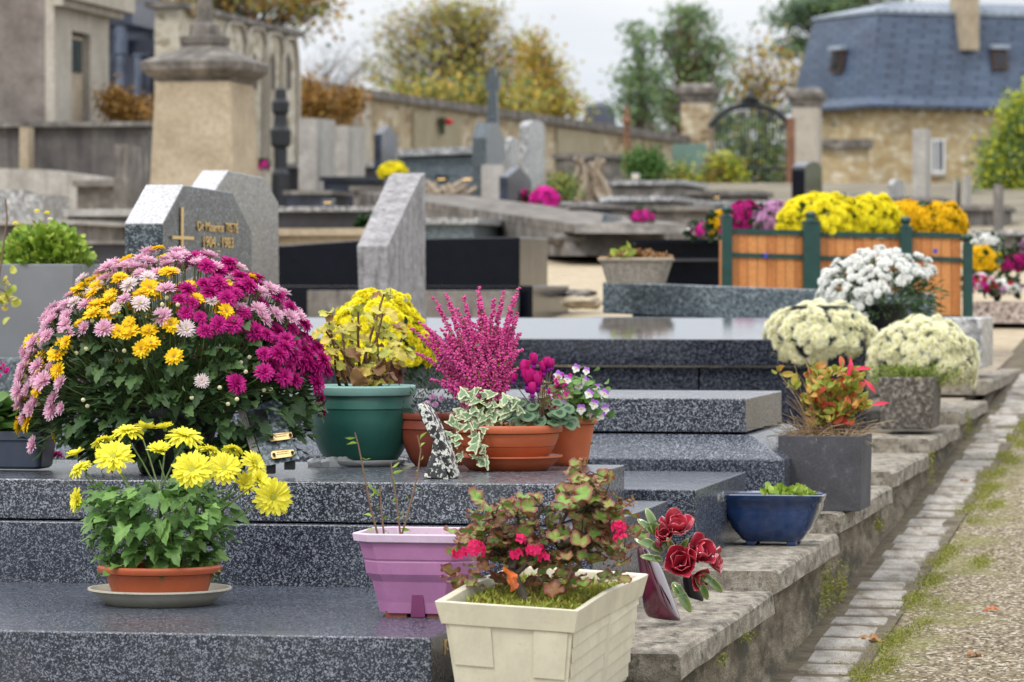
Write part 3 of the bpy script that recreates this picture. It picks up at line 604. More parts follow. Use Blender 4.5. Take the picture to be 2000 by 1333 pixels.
# --- G: black polished tomb
root = thing('tomb', 'long black polished tomb with mirror sides behind the leaning concrete stele', 'tomb', P(800, 620, 22.5))
O = P(1015, 470, 22.5); poly = [(420, 580), (1015, 563), (1015, 463), (715, 468), (560, 479), (420, 484)]
mb = MB(); mb.prism([on(a, b, O, U) for a, b in poly], V * .9); mb.build('body', M_['black'], root, bevel=.006)
mb = MB(); slab(mb, 380, 1040, 558, 640, 22.3, 1.2); mb.build('plinth', M_['black'], root, bevel=.006)
mb = MB(); slab(mb, 600, 1004, 568, 650, 22.1, .15); mb.build('front_slab', M_['concrete'], root, bevel=.006)
# --- headstones
root, pts = stele('grey granite headstone with gold cross and gold lettering', [(317, 760), (317, 438), (358, 362), (454, 376), (492, 452), (492, 760)], 317, 11.5, .117, 'granite_h')
def bright_shoulder(root, pts, t):      # sky reflection on the near shoulder, put in as a paler granite facing
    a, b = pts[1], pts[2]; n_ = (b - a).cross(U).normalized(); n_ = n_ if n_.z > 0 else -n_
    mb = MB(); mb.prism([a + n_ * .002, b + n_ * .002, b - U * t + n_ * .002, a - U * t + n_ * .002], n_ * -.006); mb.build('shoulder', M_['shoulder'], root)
M_['shoulder'] = granite('sky_sheen_granite', (.30, .30, .32), (.46, .46, .48), (.6, .6, .61), scale=300, rough=.35)
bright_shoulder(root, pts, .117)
ux = V; tr = Matrix(((V.x, 0, U.x, 0), (V.y, 0, U.y, 0), (0, 1, 0, 0), (0, 0, 0, 1))); Oh = P(317, 500, 11.5)
def onface(px, py, out=.003): return on(px, py, Oh, V) + U * out
mb = MB(); a = onface(353, 405); b = onface(353, 497); mb.box(b - V * .012, V * .024, U * .003, ZZ * (a.z - b.z)); a = onface(333, 464); b = onface(375, 466.5); mb.box(a - ZZ * .005, V * (b - a).dot(V), U * .004, ZZ * .010); mb.build('cross', M_['gold'], root)
for s, px, py, sz in (('Dr Maurice TISTÉ', 424, 453, .066), ('1904 - 1983', 424, 484, .076), ('–', 424, 500, .09)):
    t = text_mesh('inscription', s, sz, np.eye(4), M_['gold'], root, .002); o = onface(px, py); t.matrix_local = Matrix.Translation(o - Vector(ROOT[root.name])) @ tr @ Matrix.Diagonal((1, .64, 1, 1))
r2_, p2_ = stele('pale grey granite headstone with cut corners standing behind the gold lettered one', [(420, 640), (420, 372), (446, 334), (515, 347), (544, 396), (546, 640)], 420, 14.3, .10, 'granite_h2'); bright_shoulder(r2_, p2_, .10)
stele('leaning wedge shaped concrete stele stained with dark streaks', [(757, 900), (757, 481), (822, 345), (831, 338), (832, 900)], 757, 16.5, .095, 'rough_conc', t2=.15, name='stele', cat='stele')
# ---------------------------------------------------------------- background graves
def bgrave(label, l, r, yt, yb, Y, D=2.0, mat='concrete', lid='lightgran', lidh=10, over=8):
    return grave(label, [('lid', lid, l - over, r + over, yt, yt + lidh, Y - .06, D), ('body', mat, l, r, yt + lidh + .5, yb + 60, Y, D - .1)], bevel=0)
def bst(label, l, f, r, yt, yb, Y, mat='concrete', cut=6, name='headstone', top='flat', cat='headstone'):
    """headstone with a front edge (l..f) and a right-hand face (f..r)"""
    dpx = f - l; t = dpx * Y / F
    if top == 'arch': poly = [(f, yb + 40), (f, yt + cut * 2)] + [(f + (r - f) * (1 - math.cos(a)) / 2, yt + cut * 2 - 2 * cut * math.sin(a)) for a in [math.pi * k / 8 for k in range(1, 8)]] + [(r, yt + cut * 2), (r, yb + 40)]
    elif top == 'gable': poly = [(f, yb + 40), (f, yt + cut), ((f + r) / 2, yt), (r, yt + cut + 6), (r, yb + 40)]
    else: poly = [(f, yb + 40), (f, yt), (r, yt + cut), (r, yb + 40)]
    return stele(label, poly, f, Y, t, mat, name=name, bevel=0, cat=cat)
bst('tall plain pale concrete headstone left of a pair in front of the orange shrub', 582, 617, 655, 231, 365, 44, 'paleconc', 4)
bst('shorter plain pale concrete headstone right of a pair beside the wall', 655, 678, 713, 246, 345, 46, 'paleconc', 4)
bst('dark headstone with a bright gabled top before the long stone wall', 730, 745, 777, 246, 320, 48, 'darkmarble', 16, top='gable')
bst('pale grey rounded headstone, tallest right of the cross monument', 1014, 1032, 1064, 236, 350, 42, 'lightgran', 6, top='arch')
bst('narrow white headstone squeezed between the cross and the tall pale headstone', 987, 996, 1012, 268, 340, 44, 'lightgran', 5, top='arch')
bst('small dark headstone with a pale pointed top and brown face', 975, 992, 1038, 326, 392, 38, 'darkmarble', 20, top='gable')
bst('black polished rounded headstone with bright edge before the gate pillar', 1546, 1572, 1606, 316, 400, 40, 'black', 8, top='arch')
bst('tall slim grey stone post grave marker in front of the house window', 1782, 1808, 1818, 252, 420, 42, 'paleconc', 2, name='grave_marker', cat='grave marker')
bst('pale square post marker right of the slim grey one', 1880, 1888, 1898, 345, 430, 44, 'paleconc', 2, name='grave_marker', cat='grave marker')
bst('short grey post marker beside the yellow green conifer', 1940, 1952, 1960, 360, 480, 36, 'concrete', 2, name='grave_marker', cat='grave marker')
bst('light grey slab headstone at the far left edge with bluish sheen', -40, 50, 66, 372, 470, 30, 'lightgran', 3)
bst('second light grey headstone with a darker blue panel beside the left edge', 48, 84, 134, 380, 470, 29, 'lightgran', 3)
bst('weathered square concrete pillar stone beside the big pedestal monument', 222, 248, 284, 282, 480, 31, 'concrete', 8, name='stone_pillar', cat='pillar')
bst('brown grey cut headstone left of the wooden planters row', 1176, 1186, 1214, 420, 470, 30, 'granite_f', 4)
# cross monument
root = thing('cross_monument', 'tall grey stone cross on a stepped shouldered pedestal before the long wall', 'monument', P(960, 400, 40))
O = P(962, 400, 40); mb = MB(); mb.prism([on(a, b, O, V) for a, b in ((950, 420), (950, 270), (958, 240), (972, 240), (986, 275), (988, 420))], -U * .15); mb.build('pedestal', M_['granite_h'], root)
mb = MB(); slab(mb, 940, 990, 322, 420, 39.6, .8); mb.build('base', M_['paleconc'], root)
mb = MB(); c = P(961, 250, 40.3); k = 40.3 / F; mb.prism([c + ZZ * (250 - y) * k + U * x * k for x, y in ((-12, 252), (12, 252), (8, 178), (14, 176), (14, 152), (7, 150), (6, 131), (-6, 131), (-7, 150), (-14, 152), (-14, 176), (-8, 178))], V * .08); mb.build('cross', M_['granite_h'], root)
# pedestal monument (big, left)
root = thing('pedestal_monument', 'massive tapered sandstone pedestal with a lichened cap and a stone cross stump', 'monument', P(390, 520, 30))
Om = P(452, 500, 29.5); def_w = (452 - 284) * 29.5 / F
mb = MB(); a0 = P(468, 600, 29.5); a1 = P(449, 158, 29.5); wl = (468 - 272) * 29.5 / F; wl1 = (449 - 297) * 29.5 / F
dd = .72; ins = .05
def sq(c, w_, d_): return [c, c - U * w_, c - U * w_ + V * d_, c + V * d_]
mb.ring([sq(a0, wl, dd * 1.12), sq(P(449, 158, 29.5 + ins) , wl1, dd)]); mb.build('shaft', M_['sandst'], root, bevel=.01)
mb = MB(); c = P(449, 158, 29.55); cc = c - U * wl1 / 2 + V * dd / 2
def oc(z, s_, ch): # chamfered square ring about cc
    h = wl1 / 2 * s_; q = []
    for sx, sy in ((1, -1), (1, 1), (-1, 1), (-1, -1)):
        p1 = cc + U * sx * h + V * sy * h * 1.05; a, b = (p1 - U * sx * ch, p1 - V * sy * ch)
        q += [a, b] if sx * sy < 0 else [b, a]
    return [p + ZZ * z for p in q]
mb.ring([oc(0, 1.03, .02), oc(.035, 1.1, .02), oc(.04, 1.2, .06), oc(.09, 1.42, .12), oc(.15, 1.44, .12), oc(.19, 1.2, .12), oc(.26, .62, .08), oc(.30, .5, .06)]); mb.build('cap', M_['capst'], root)
mb = MB(); mb.ring([oc(.30, .55, .06), oc(.36, .58, .06), oc(.37, .38, .05), oc(.45, .34, .04), oc(.48, .2, .03), oc(.9, .13, .02)]); mb.build('cross_shaft', M_['capst'], root)
# dark openwork lantern cross
root = thing('iron_cross', 'dark carved iron grave cross column beside the big pedestal', 'grave cross', P(548, 420, 40))
mb = MB(); c0 = P(548, 420, 40); prof = [(420, 20), (340, 18), (330, 13), (290, 13), (284, 20), (255, 21), (248, 15), (240, 14), (226, 13), (218, 17), (200, 18), (194, 12), (176, 11), (174, 9)]
mb.ring([[c0 + ZZ * (420 - y) * 40 / F + (U * math.cos(t) + V * math.sin(t)) * r * 40 / F for t in [math.pi * k / 4 for k in range(8)]] for y, r in prof]); mb.build('column', M_['iron'], root)
# white slab sloping
root = thing('tomb', 'tomb with a bright white sloping lid beside the cross monument', 'tomb', P(850, 350, 43))
O = P(936, 300, 43); mb = MB(); mb.prism([on(a, b, O, U) for a, b in ((772, 306), (936, 300), (936, 285), (772, 293))], V * 1.0); mb.build('lid', M_['lightgran'], root)
mb = MB(); slab(mb, 776, 934, 307, 345, 43.1, .9); mb.build('body', M_['granite_f'], root)
mb = MB(); slab(mb, 750, 945, 346, 420, 42.5, 1.5); mb.build('plinth', M_['granite_f'], root)
# background slabs, far to near
bgrave('low dark slab tomb in front of the pair of pale headstones', 632, 735, 345, 380, 43, 1.2, 'darkmarble', 'granite_d', 8)
bgrave('brown weathered slab tomb under the bright yellow ball of flowers', 690, 945, 363, 400, 40, 1.2, 'capst', 'capst', 10)
bgrave('dark blue stone tomb left of the leaning stele', 560, 640, 372, 405, 38, 1.0, 'darkmarble', 'concrete', 8)
bgrave('long grey tomb with a bright polished lid left of the leaning stele', 470, 742, 403, 470, 32, 1.6, 'steel', 'lightgran', 10)
bgrave('short tomb with white lid just right of the leaning stele', 800, 925, 426, 470, 31, 1.6, 'granite_f', 'lightgran', 12)
bgrave('wide slate grey tomb with pale lid carrying the hot pink flowers', 925, 1150, 394, 440, 36, 2.2, 'steel', 'lightgran', 8)
bgrave('brown grey tomb block in the middle distance below the hot pink flowers', 985, 1090, 410, 445, 34, 1.4, 'capst', 'concrete', 8)
bgrave('pale grey flat tomb behind the wicker basket', 1178, 1310, 383, 430, 38, 2.0, 'concrete', 'lightgran', 10)
bgrave('grey slab tomb below the clipped green bush', 1215, 1380, 402, 450, 36, 1.6, 'capst', 'concrete', 10)
bgrave('dark slim blue tomb at the end of the sandy opening', 1112, 1196, 400, 480, 33, 1.6, 'granite_d', 'concrete', 7)
bgrave('black polished tomb left of the wooden planter boxes', 1240, 1412, 468, 560, 21.0, 1.6, 'black', 'black', 8)
bgrave('black tomb edge with silvery lid touching the wooden planter boxes', 1235, 1405, 505, 640, 20.2, 1.2, 'black', 'steel', 6)
bgrave('brown weathered stone tomb at left under the retaining wall', 150, 255, 352, 440, 33, 1.6, 'capst', 'concrete', 12)
bgrave('long concrete tomb with a rough pale ledge left of the gold lettered headstone', 132, 330, 408, 470, 26, 1.6, 'concrete', 'paleconc', 14)
bgrave('dark low tomb kerb behind the mixed bouquet', 100, 330, 470, 560, 22, 1.6, 'steel', 'concrete', 7)
bgrave('sandy yellow slab tomb between headstones and leaning stele', 545, 705, 446, 500, 27, 1.4, 'sandst', 'sandst', 14)
bgrave('pale grey tomb kerb stretching below the black polished tomb', 430, 1000, 625, 720, 15.8, .5, 'concrete', 'concrete', 6)
bgrave('dark grey tomb before the gate bushes', 1500, 1560, 400, 470, 36, 1.5, 'steel', 'steel', 7)
random.seed(77)
for i, (l, r, yt, yb_, Y, m_, ld, lab) in enumerate([
 (1200, 1330, 352, 392, 44, 'concrete', 'lightgran', 'pale tomb lid in the row just under the clipped green bush'),
 (1345, 1470, 372, 400, 43, 'capst', 'concrete', 'brown stone tomb below the yellow green shrub'),
 (1330, 1500, 392, 424, 39, 'steel', 'lightgran', 'grey tomb with a shiny lid beneath the bright green gate shrub'),
 (1190, 1325, 432, 462, 32, 'concrete', 'concrete', 'flat concrete tomb just behind the magenta flowers on their stand'),
 (1330, 1420, 428, 460, 33, 'capst', 'capst', 'weathered tomb directly behind the white flowers by the planters'),
 (1060, 1180, 352, 385, 46, 'steel', 'lightgran', 'dark tomb with silver lid behind the gnarled driftwood'),
 (1560, 1700, 378, 410, 44, 'concrete', 'lightgran', 'pale lidded tomb behind the biggest yellow dome'),
 (1700, 1830, 385, 420, 42, 'capst', 'concrete', 'brown tomb behind the amber flower domes'),
 (1830, 1960, 402, 440, 38, 'concrete', 'concrete', 'concrete tomb between the post markers at right'),
 (1905, 2080, 450, 475, 30, 'concrete', 'lightgran', 'low pale tomb behind the golden dome at the right edge'),
 (-120, 150, 430, 470, 25, 'concrete', 'paleconc', 'concrete tomb ledge behind the bushy yellow green plant'),
 (560, 735, 318, 345, 50, 'steel', 'lightgran', 'thin pale tomb lid between the headstone pair and the wall'),
 (1085, 1190, 300, 340, 56, 'capst', 'concrete', 'dark sheltered tomb against the long stone wall')]):
    bgrave(lab, l, r, yt, yb_, Y, rnd(1.2, 2.2), m_, ld, 9)
for l, f, r, yt, yb_, Y, m_, top, lab in ((1200, 1209, 1226, 345, 385, 46, 'concrete', 'flat', 'small pale stump headstone left of the clipped green bush'), (1305, 1312, 1330, 352, 400, 45, 'lightgran', 'arch', 'small pale headstone between clipped bush and yellow green shrub'), (1270, 1280, 1302, 378, 420, 41, 'concrete', 'gable', 'small grey gabled headstone below the clipped bush'), (1500, 1512, 1530, 402, 440, 36, 'capst', 'flat', 'small brown headstone behind the lilac flower ball'), (1735, 1745, 1766, 350, 400, 43, 'lightgran', 'arch', 'pale rounded headstone behind the amber flowers'), (1862, 1868, 1876, 350, 420, 44, 'paleconc', 'flat', 'slim pale post left of the square post marker')):
    bst(lab, l, f, r, yt, yb_, Y, m_, 6, top=top)
# slanting old tomb side: long weathered slab dropping to the right
root = thing('tomb', 'old moss stained slab tomb whose edge slants down to the right', 'tomb', P(900, 470, 34))
O = P(1185, 470, 29); mb = MB(); d_ = (P(1185, 455, 28.5) - P(800, 378, 36)); d_.z = 0; d_.normalize()
O = P(1185, 455, 28.5)
mb.prism([on(a, b, O, d_) for a, b in ((700, 375), (1120, 438), (1125, 456), (700, 392))], d_.cross(ZZ) * -.9); mb.build('lid', M_['capst'], root)
mb = MB(); mb.prism([on(a, b, O, d_) for a, b in ((700, 393), (1100, 453), (1110, 500), (700, 500))], d_.cross(ZZ) * -.8); mb.build('body', M_['concrete'], root)
# rough boulders and planter debris around sandy opening
def rock(label, px, py, Y, w_, h_, mat, seed):
    random.seed(seed); c = P(px, py, Y); s_ = Y / F; mb = MB(); n = 14; rows = []
    for i in range(7):
        t = i / 6; r = math.sin(math.pi * (.12 + .8 * t) ) ** .6; rows.append([c + Vector((w_ / 2 * s_ * r * math.cos(a) * rnd(.88, 1.1), w_ / 2 * s_ * r * math.sin(a) * rnd(.8, 1.1), h_ * s_ * t + rnd(-.01, .01))) for a in [2 * math.pi * k / n for k in range(n)]])
    mb.ring(rows); single(mb, 'rough_stone', M_[mat], label, 'stone', c)
rock('rough pale sandstone block at the left of the sandy opening', 1112, 480, 30, 100, 26, 'capst', 1)
rock('flat rough stone lying just below the pale sandstone block', 1140, 602, 22.6, 90, 22, 'sandst', 2)
rock('second flat stone stacked behind the lower rough stone', 1130, 580, 23.4, 80, 14, 'concrete', 3)
# driftwood-like root sculptures
for lab, px, yb_, Y, w_, h_, sd in (('tangled pale driftwood root on a tomb below the cross monument', 880, 412, 38, 150, 60, 1), ('gnarled brown driftwood root beside the clipped green bush', 1150, 395, 40, 90, 92, 2)):
    random.seed(sd); mb = MB(); s_ = Y / F; c = P(px, yb_, Y)
    for i in range(16):
        a = c + Vector((rnd(-.5, .5) * w_ * s_, rnd(-.2, .2), 0)); b = c + Vector((rnd(-.35, .35) * w_ * s_, rnd(-.2, .2), h_ * s_ * rnd(.5, 1))); m_ = (a + b) / 2 + Vector((rnd(-.2, .2) * w_ * s_, 0, 0))
        mb.tube(bez(a, m_, b, 6), [.05 * rnd(.7, 1.5), .02], 6)
    single(mb, 'driftwood_root', stone('driftwood%d' % sd, [(.3, (.2, .15, .1)), (.7, (.42, .35, .27))], 9, fine=30), lab, 'driftwood', c)
# ---------------------------------------------------------------- walls and buildings
root = thing('terrace_wall', 'dark streaked concrete retaining wall at the left under the chapel', 'wall', P(140, 350, 39))
mb = MB(); slab(mb, -300, 288, 247, 420, 39, .4); mb.build('wall', M_['darkwall'], root)
mb = MB(); slab(mb, -300, 292, 237, 246.5, 38.9, .6); mb.build('coping', M_['concrete'], root)
mb = MB(); slab(mb, 38, 55, 249, 400, 38.8, .19); mb.build('pilaster', M_['sandst'], root)
root = thing('stone_kerb', 'pale slanting low stone wall beneath the left retaining wall', 'wall', P(80, 400, 35))
O = P(190, 350, 35); mb = MB(); mb.prism([on(a, b, O, U) for a, b in ((-200, 420), (195, 420), (195, 346), (80, 331), (-200, 326))], V * .6); mb.build('wall', M_['paleconc'], root)
mb = MB(); o = P(500, 236, 39.5); mb.box(Vector((-22, 39.5, 1.2)), (18.3, 0, 0), (0, 12, 0), ZZ * (P(0, 238, 39.5).z - 1.2)); single(mb, 'upper_terrace', M_['darkwall'], None, None, (0, 0, 0), kind='structure')
# left chapel
root = thing('chapel', 'pale stone funerary chapel with a barred door at the top left', 'chapel', P(90, 236, 42))
Oc = P(88, 100, 41); z0 = P(0, 238, 41).z
mb = MB(); k = [on(88, 238, Oc, V), on(194, 238, Oc, V)]; Ls = (k[1] - k[0]).dot(V); zt = P(0, -90, 41).z
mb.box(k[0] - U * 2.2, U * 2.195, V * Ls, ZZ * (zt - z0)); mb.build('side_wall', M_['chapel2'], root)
mb = MB(); f0 = k[0]; th = .10
for a, b, za, zb in ((0, .32, 0, 1), (.66, 1.02, 0, 1), (.32, .66, .78, 1)): mb.box(f0 + V * Ls * a, V * Ls * (b - a), U * th, ZZ * (zt - z0) * (1 if zb == 1 else 1)) if za == 0 else mb.box(f0 + V * Ls * a + ZZ * (on(130, 62, Oc, V).z - z0), V * Ls * (b - a), U * th, ZZ * (zt - on(130, 62, Oc, V).z))
mb.build('front_wall', M_['chapel'], root)
mb = MB(); mb.box(f0 + V * Ls * -.04 + U * th + ZZ * (on(130, 22, Oc, V).z - z0), V * Ls * 1.15, U * .12, ZZ * .10)
mb.box(f0 + V * Ls * -.04 + U * th + ZZ * (on(130, 8, Oc, V).z - z0 + .001), V * Ls * 1.25, U * .2, ZZ * .2); mb.build('cornice', M_['chapel'], root)
mb = MB(); mb.box(f0 + V * Ls * .36 + U * .01, V * Ls * .26, U * .03, ZZ * (on(130, 70, Oc, V).z - z0)); d = mb.build('door', M_['sandst'], root)
mb = MB(); zz0 = on(130, 140, Oc, V).z; zz1 = on(130, 76, Oc, V).z; mb.box(Vector((f0.x, f0.y, zz0)) + V * Ls * .40 + U * .041, V * Ls * .17, U * .01, ZZ * (zz1 - zz0)); mb.build('pane', plain('door_glass', (.10, .2, .19), .15, .3, 4), d)
mb = MB()
for i in range(5): mb.tube([Vector((f0.x, f0.y, zz0)) + V * Ls * (.41 + .038 * i) + U * .06, Vector((f0.x, f0.y, zz1)) + V * Ls * (.41 + .038 * i) + U * .06], .008, 4)
mb.build('grille', M_['iron'], d)
root = thing('mausoleum', 'dark blue marble mausoleum with columns between the chapel and the arcade', 'mausoleum', P(250, 240, 48))
Od = P(230, 100, 47); zb0 = P(0, 250, 47).z
mb = MB(); slab(mb, 200, 300, 0, 250, 49.5, 1.2); mb.build('body', M_['darkmarble'], root)
mb = MB(); slab(mb, 190, 258, 8, 48, 47.6, 1.5); slab(mb, 196, 250, -70, 7, 47.9, 1.4); slab(mb, 250, 305, 78, 108, 47.8, 1.2); mb.build('cornice', M_['darkmarble'], root)
for cx_ in (204, 236, 272, 292):
    mb = MB(); c = P(cx_, 250, 47.7); mb.ring([[c + ZZ * z + (U * math.cos(t) + V * math.sin(t)) * r for t in [2 * math.pi * k / 12 for k in range(12)]] for z, r in ((0, .09), (.06, .09), (.08, .07), (.9, .06), (.92, .08), (1.26 if cx_ < 250 else .89, .08))]); mb.build('column', M_['bluemarble'] if cx_ in (236, 272) else M_['darkmarble'], root)
# gothic arcade
root = thing('arcade_building', 'old stone building with a row of pointed gothic blind arches', 'building', P(460, 340, 48))
Oa = P(400, 200, 46.5); A0 = on(395, 380, Oa, V); A1 = on(580, 380, Oa, V); La = (A1 - A0).dot(V)
mb = MB(); pts = [on(x_, y_, Oa, V) for x_, y_ in ((350, 400), (582, 400), (582, 75), (350, 15))]; mb.prism(pts, -U * .3); mb.build('wall', rubble('arcade_stone', [(0, (.3, .26, .18)), (.4, (.45, .41, .32)), (.8, (.55, .51, .42)), (1, (.6, .57, .5))], 5, (.5, .46, .38)), root)
mb = MB(); pts = [on(x_, y_, Oa, V) + U * .06 for x_, y_ in ((345, 14), (588, 74), (588, 64), (345, 2))]; mb.prism(pts, -U * .45); mb.build('coping', M_['capst'], root)
for i, (cx_, hw, ya, yb_) in enumerate(((455, 26, 45, 330), (497, 24, 55, 330), (532, 20, 65, 330), (563, 16, 74, 330))):
    mb = MB(); L_ = []; Rr = []
    for k in range(9):
        t = k / 8; L_.append(on(cx_ - hw * math.cos(t * 1.35) ** .8, 165 - (165 - ya) * math.sin(t * math.pi / 2), Oa, V) + U * .03); Rr.append(on(cx_ + hw * math.cos(t * 1.35) ** .8, 168 - (168 - ya) * math.sin(t * math.pi / 2), Oa, V) + U * .03)
    mb.tube([on(cx_ - hw, yb_, Oa, V) + U * .03] + L_ + Rr[::-1][1:] + [on(cx_ + hw, yb_, Oa, V) + U * .03], .028, 6); mb.build('arch', M_['chapel'], root)
    mb = MB(); mb.prism([on(cx_ - 5, 175, Oa, V), on(cx_ + 4, 175, Oa, V), on(cx_ + 4, 118, Oa, V), on(cx_ - .5, 104, Oa, V), on(cx_ - 5, 118, Oa, V)], U * .012); mb.build('window', plain('window_recess', (.06, .045, .03), .7, .3, 5), root)
mb = MB(); slab(mb, 302, 352, 2, 400, 45.8, .5); slab(mb, 352, 375, 8, 30, 45.7, .4); mb.build('buttress', M_['rubble'], root)
# long boundary wall
root = thing('boundary_wall', 'long rubble stone boundary wall with sloping coping running to the gate', 'wall', P(1000, 400, 70))
a = P(585, 160, 59); b = P(1335, 272, 85); dw = Vector((b.x - a.x, b.y - a.y, 0)); dw.normalize(); nw = Vector((dw.y, -dw.x, 0))
Ow = b
mb = MB(); mb.prism([on(x_, y_, Ow, dw) for x_, y_ in ((590, 480), (1335, 420), (1335, 276), (590, 170))], -nw * .5); mb.build('wall', M_['rubble'], root)
mb = MB(); mb.prism([on(x_, y_, Ow, dw) + nw * .12 for x_, y_ in ((590, 174), (1338, 281), (1338, 266), (590, 158))], -nw * .8); mb.build('coping', M_['capst'], root)
for x0, x1, y0, y1 in ((803, 897, 216, 330), (1084, 1176, 250, 345)):
    mb = MB(); mb.prism([on(x_, y_, Ow, dw) for x_, y_ in ((x0, y1), (x1, y1), (x1, y0 + (x1 - x0) * .14), (x0, y0))], nw * .05); mb.build('plaster_panel', stone('panel_plaster%d' % x0, [(.3, (.27, .23, .15)), (.7, (.36, .31, .21))], 2, fine=20), root)
mb = MB(); slab(mb, 690, 712, 182, 420, 61, .4); mb.build('pier', M_['chapel'], root)
root = thing('flower_cross', 'dark wreath cross with red flowers hung on the wall panel', 'wreath', on(851, 260, Ow, dw) + nw * .07)
c = on(851, 238, Ow, dw) + nw * .1; mb = MB(); s_ = c.y / F; mb.box(c - ZZ * .22 - dw * .06, dw * .12, nw * .05, ZZ * .3); mb.box(c - dw * .16 - ZZ * .03, dw * .32, nw * .06, ZZ * .09); mb.build('frame', M_['lf_dark'], root)
mb = MB(); mb.lathe(c + dw * .1 + nw * .1, [(.01, -.06), (.07, -.03), (.08, .02), (.01, .06)], 8); mb.build('flower', M_['pt_red'], root)
# gate
def pillar(label, l, r, yt, yb_, Y):
    root = thing('gate_pillar', label, 'gate pillar', P((l + r) / 2, yb_, Y), 'stone pillars of the cemetery gate')
    mb = MB(); slab(mb, l, r, yt + 38, yb_ + 40, Y, .75); mb.build('shaft', M_['rubble'] if l < 1500 else M_['chapel'], root)
    c = P((l + r) / 2, yt, Y) + V * .37; s_ = Y / F; w_ = (r - l) * s_
    mb = MB()
    for i, (zz, k) in enumerate(((-38, 1.02), (-32, 1.12), (-26, 1.2), (-18, 1.42), (-8, 1.42), (-6, 1.25), (0, 1.0))):
        pass
    mb.ring([[c + U * sx * w_ / 2 * k + V * sy * w_ / 2 * k + ZZ * zz * s_ for sx, sy in ((1, -1), (1, 1), (-1, 1), (-1, -1))] for zz, k in ((-38, 1.02), (-32, 1.12), (-26, 1.2), (-18, 1.42), (-8, 1.42), (-6, 1.25), (0, 1.0))]); mb.build('cap', M_['capst'], root)
pillar('left stone gate pillar with moulded cap beside the green panel', 1330, 1386, 163, 390, 85)
pillar('right stone gate pillar with moulded cap beside the house', 1546, 1597, 172, 395, 82)
root = thing('notice_board', 'flat grey green metal panel at the foot of the left gate pillar', 'panel', P(1345, 390, 80))
mb = MB(); slab(mb, 1313, 1380, 281, 390, 80, .08); mb.build('panel', plain('green_grey_paint', (.12, .2, .17), .5, .1, 3), root)
root = thing('entrance_gate', 'black wrought iron entrance gate with a raised arch', 'gate', P(1465, 390, 84))
mb = MB(); c = P(1465, 390, 84); s_ = 84 / F
for i in range(23):
    x = -76 + i * 6.9; top = 216 + 42 * abs(x / 80) ** 2.6; mb.tube([c + Vector((x * s_, 0, 0)), c + Vector((x * s_, 0, (390 - top) * s_))], .013, 5)
mb.build('bars', M_['iron'], root)
mb = MB(); mb.tube([c + Vector((x * s_, 0, (390 - (207 + 42 * abs(x / 80) ** 2.6)) * s_)) for x in range(-80, 81, 8)], .07, 6); mb.tube([c + Vector((-80 * s_, 0, 60 * s_)), c + Vector((80 * s_, 0, 60 * s_))], .04, 5); mb.build('arch', M_['iron'], root)
mb = MB(); mb.tube([c + Vector((0, 0, (390 - y_) * s_)) for y_ in (208, 190, 176)], [.05, .11, .02], 8); mb.tube([c + Vector((x * s_, 0, (390 - y_) * s_)) for x, y_ in ((-20, 205), (-6, 190), (6, 190), (20, 205))], .04, 6); mb.build('finial', M_['iron'], root)
for sx in (-1, 1):
    for x_, y_, r_ in ((20, 226, 9), (42, 236, 9), (62, 252, 8), (12, 198, 6)):
        mb = MB(); q = c + Vector((sx * x_ * s_, 0, (390 - y_) * s_)); mb.tube([q + Vector((math.cos(t) * r_ * s_ * (1 - t / 12), 0, math.sin(t) * r_ * s_ * (1 - t / 12))) for t in [k * .5 for k in range(16)]], .022, 5); mb.build('scroll', M_['iron'], root)
mb = MB(); mb.box(P(1537, 395, 81), (.17, 0, 0), (0, .15, 0), (0, 0, 165 * 81 / F)); single(mb, 'wooden_post', M_['pinebark'], 'rusty brown post right of the iron gate', 'post', P(1542, 395, 81))
# car behind the gate
root = thing('parked_car', 'dark parked car with a pale roof seen behind the gate', 'car', P(1490, 415, 70))
c = P(1505, 412, 70); s_ = 70 / F
def cs(x, z, w_): return [c + Vector((x * s_, -w_, z * s_)), c + Vector((x * s_, w_, z * s_))]
prof = [(-62, 0), (-64, 14), (-60, 22), (-46, 26), (-28, 44), (0, 49), (34, 48), (56, 30), (78, 26), (82, 12), (80, 0)]
mb = MB(); mb.ring([[c + Vector((x * s_ * (1 if z < 27 else .97), w_ * (1 if z < 27 else .82), z * s_)) for x, z in prof] for w_ in (-.8, .8)]); b_ = mb.build('body', plain('car_paint', (.05, .06, .07), .2, .1, 2, coat=.5), root)
mb = MB(); mb.add([c + Vector((x * s_, w_, z * s_)) for w_ in (-.7, .7) for x, z in ((-47, 27), (-29, 43.5))], [(0, 1, 3, 2)]); mb.prism([c + Vector((x * s_, -.815, z * s_)) for x, z in ((-38, 28), (-25, 42), (28, 43), (44, 29))], (0, .01, 0)); mb.build('windows', plain('car_glass', (.02, .03, .035), .08, .1, 2), root)
mb = MB(); mb.add([c + Vector((x * s_, w_, z * s_)) for w_ in (-.62, .62) for x, z in ((-27, 46.5), (0, 50.5), (33, 49.5))], [(0, 1, 4, 3), (1, 2, 5, 4)]); mb.build('roof', M_['zinc'], root)
for x in (-42, 52):
    mb = MB(); q = c + Vector((x * s_, -.82, 2 * s_)); mb.ring([[q + Vector((.3 * math.cos(t), dy, .3 * math.sin(t))) for t in [2 * math.pi * k / 14 for k in range(14)]] for dy in (0, .2)]); mb.build('wheel', M_['blackp'], root)
for w_ in (-.5, .5):
    mb = MB(); q = c + Vector((-63.5 * s_, w_, 18 * s_)); mb.lathe(q, [(.01, -.08), (.1, -.05), (.12, .03), (.01, .07)], 8); mb.build('headlight', M_['zinc'], root)
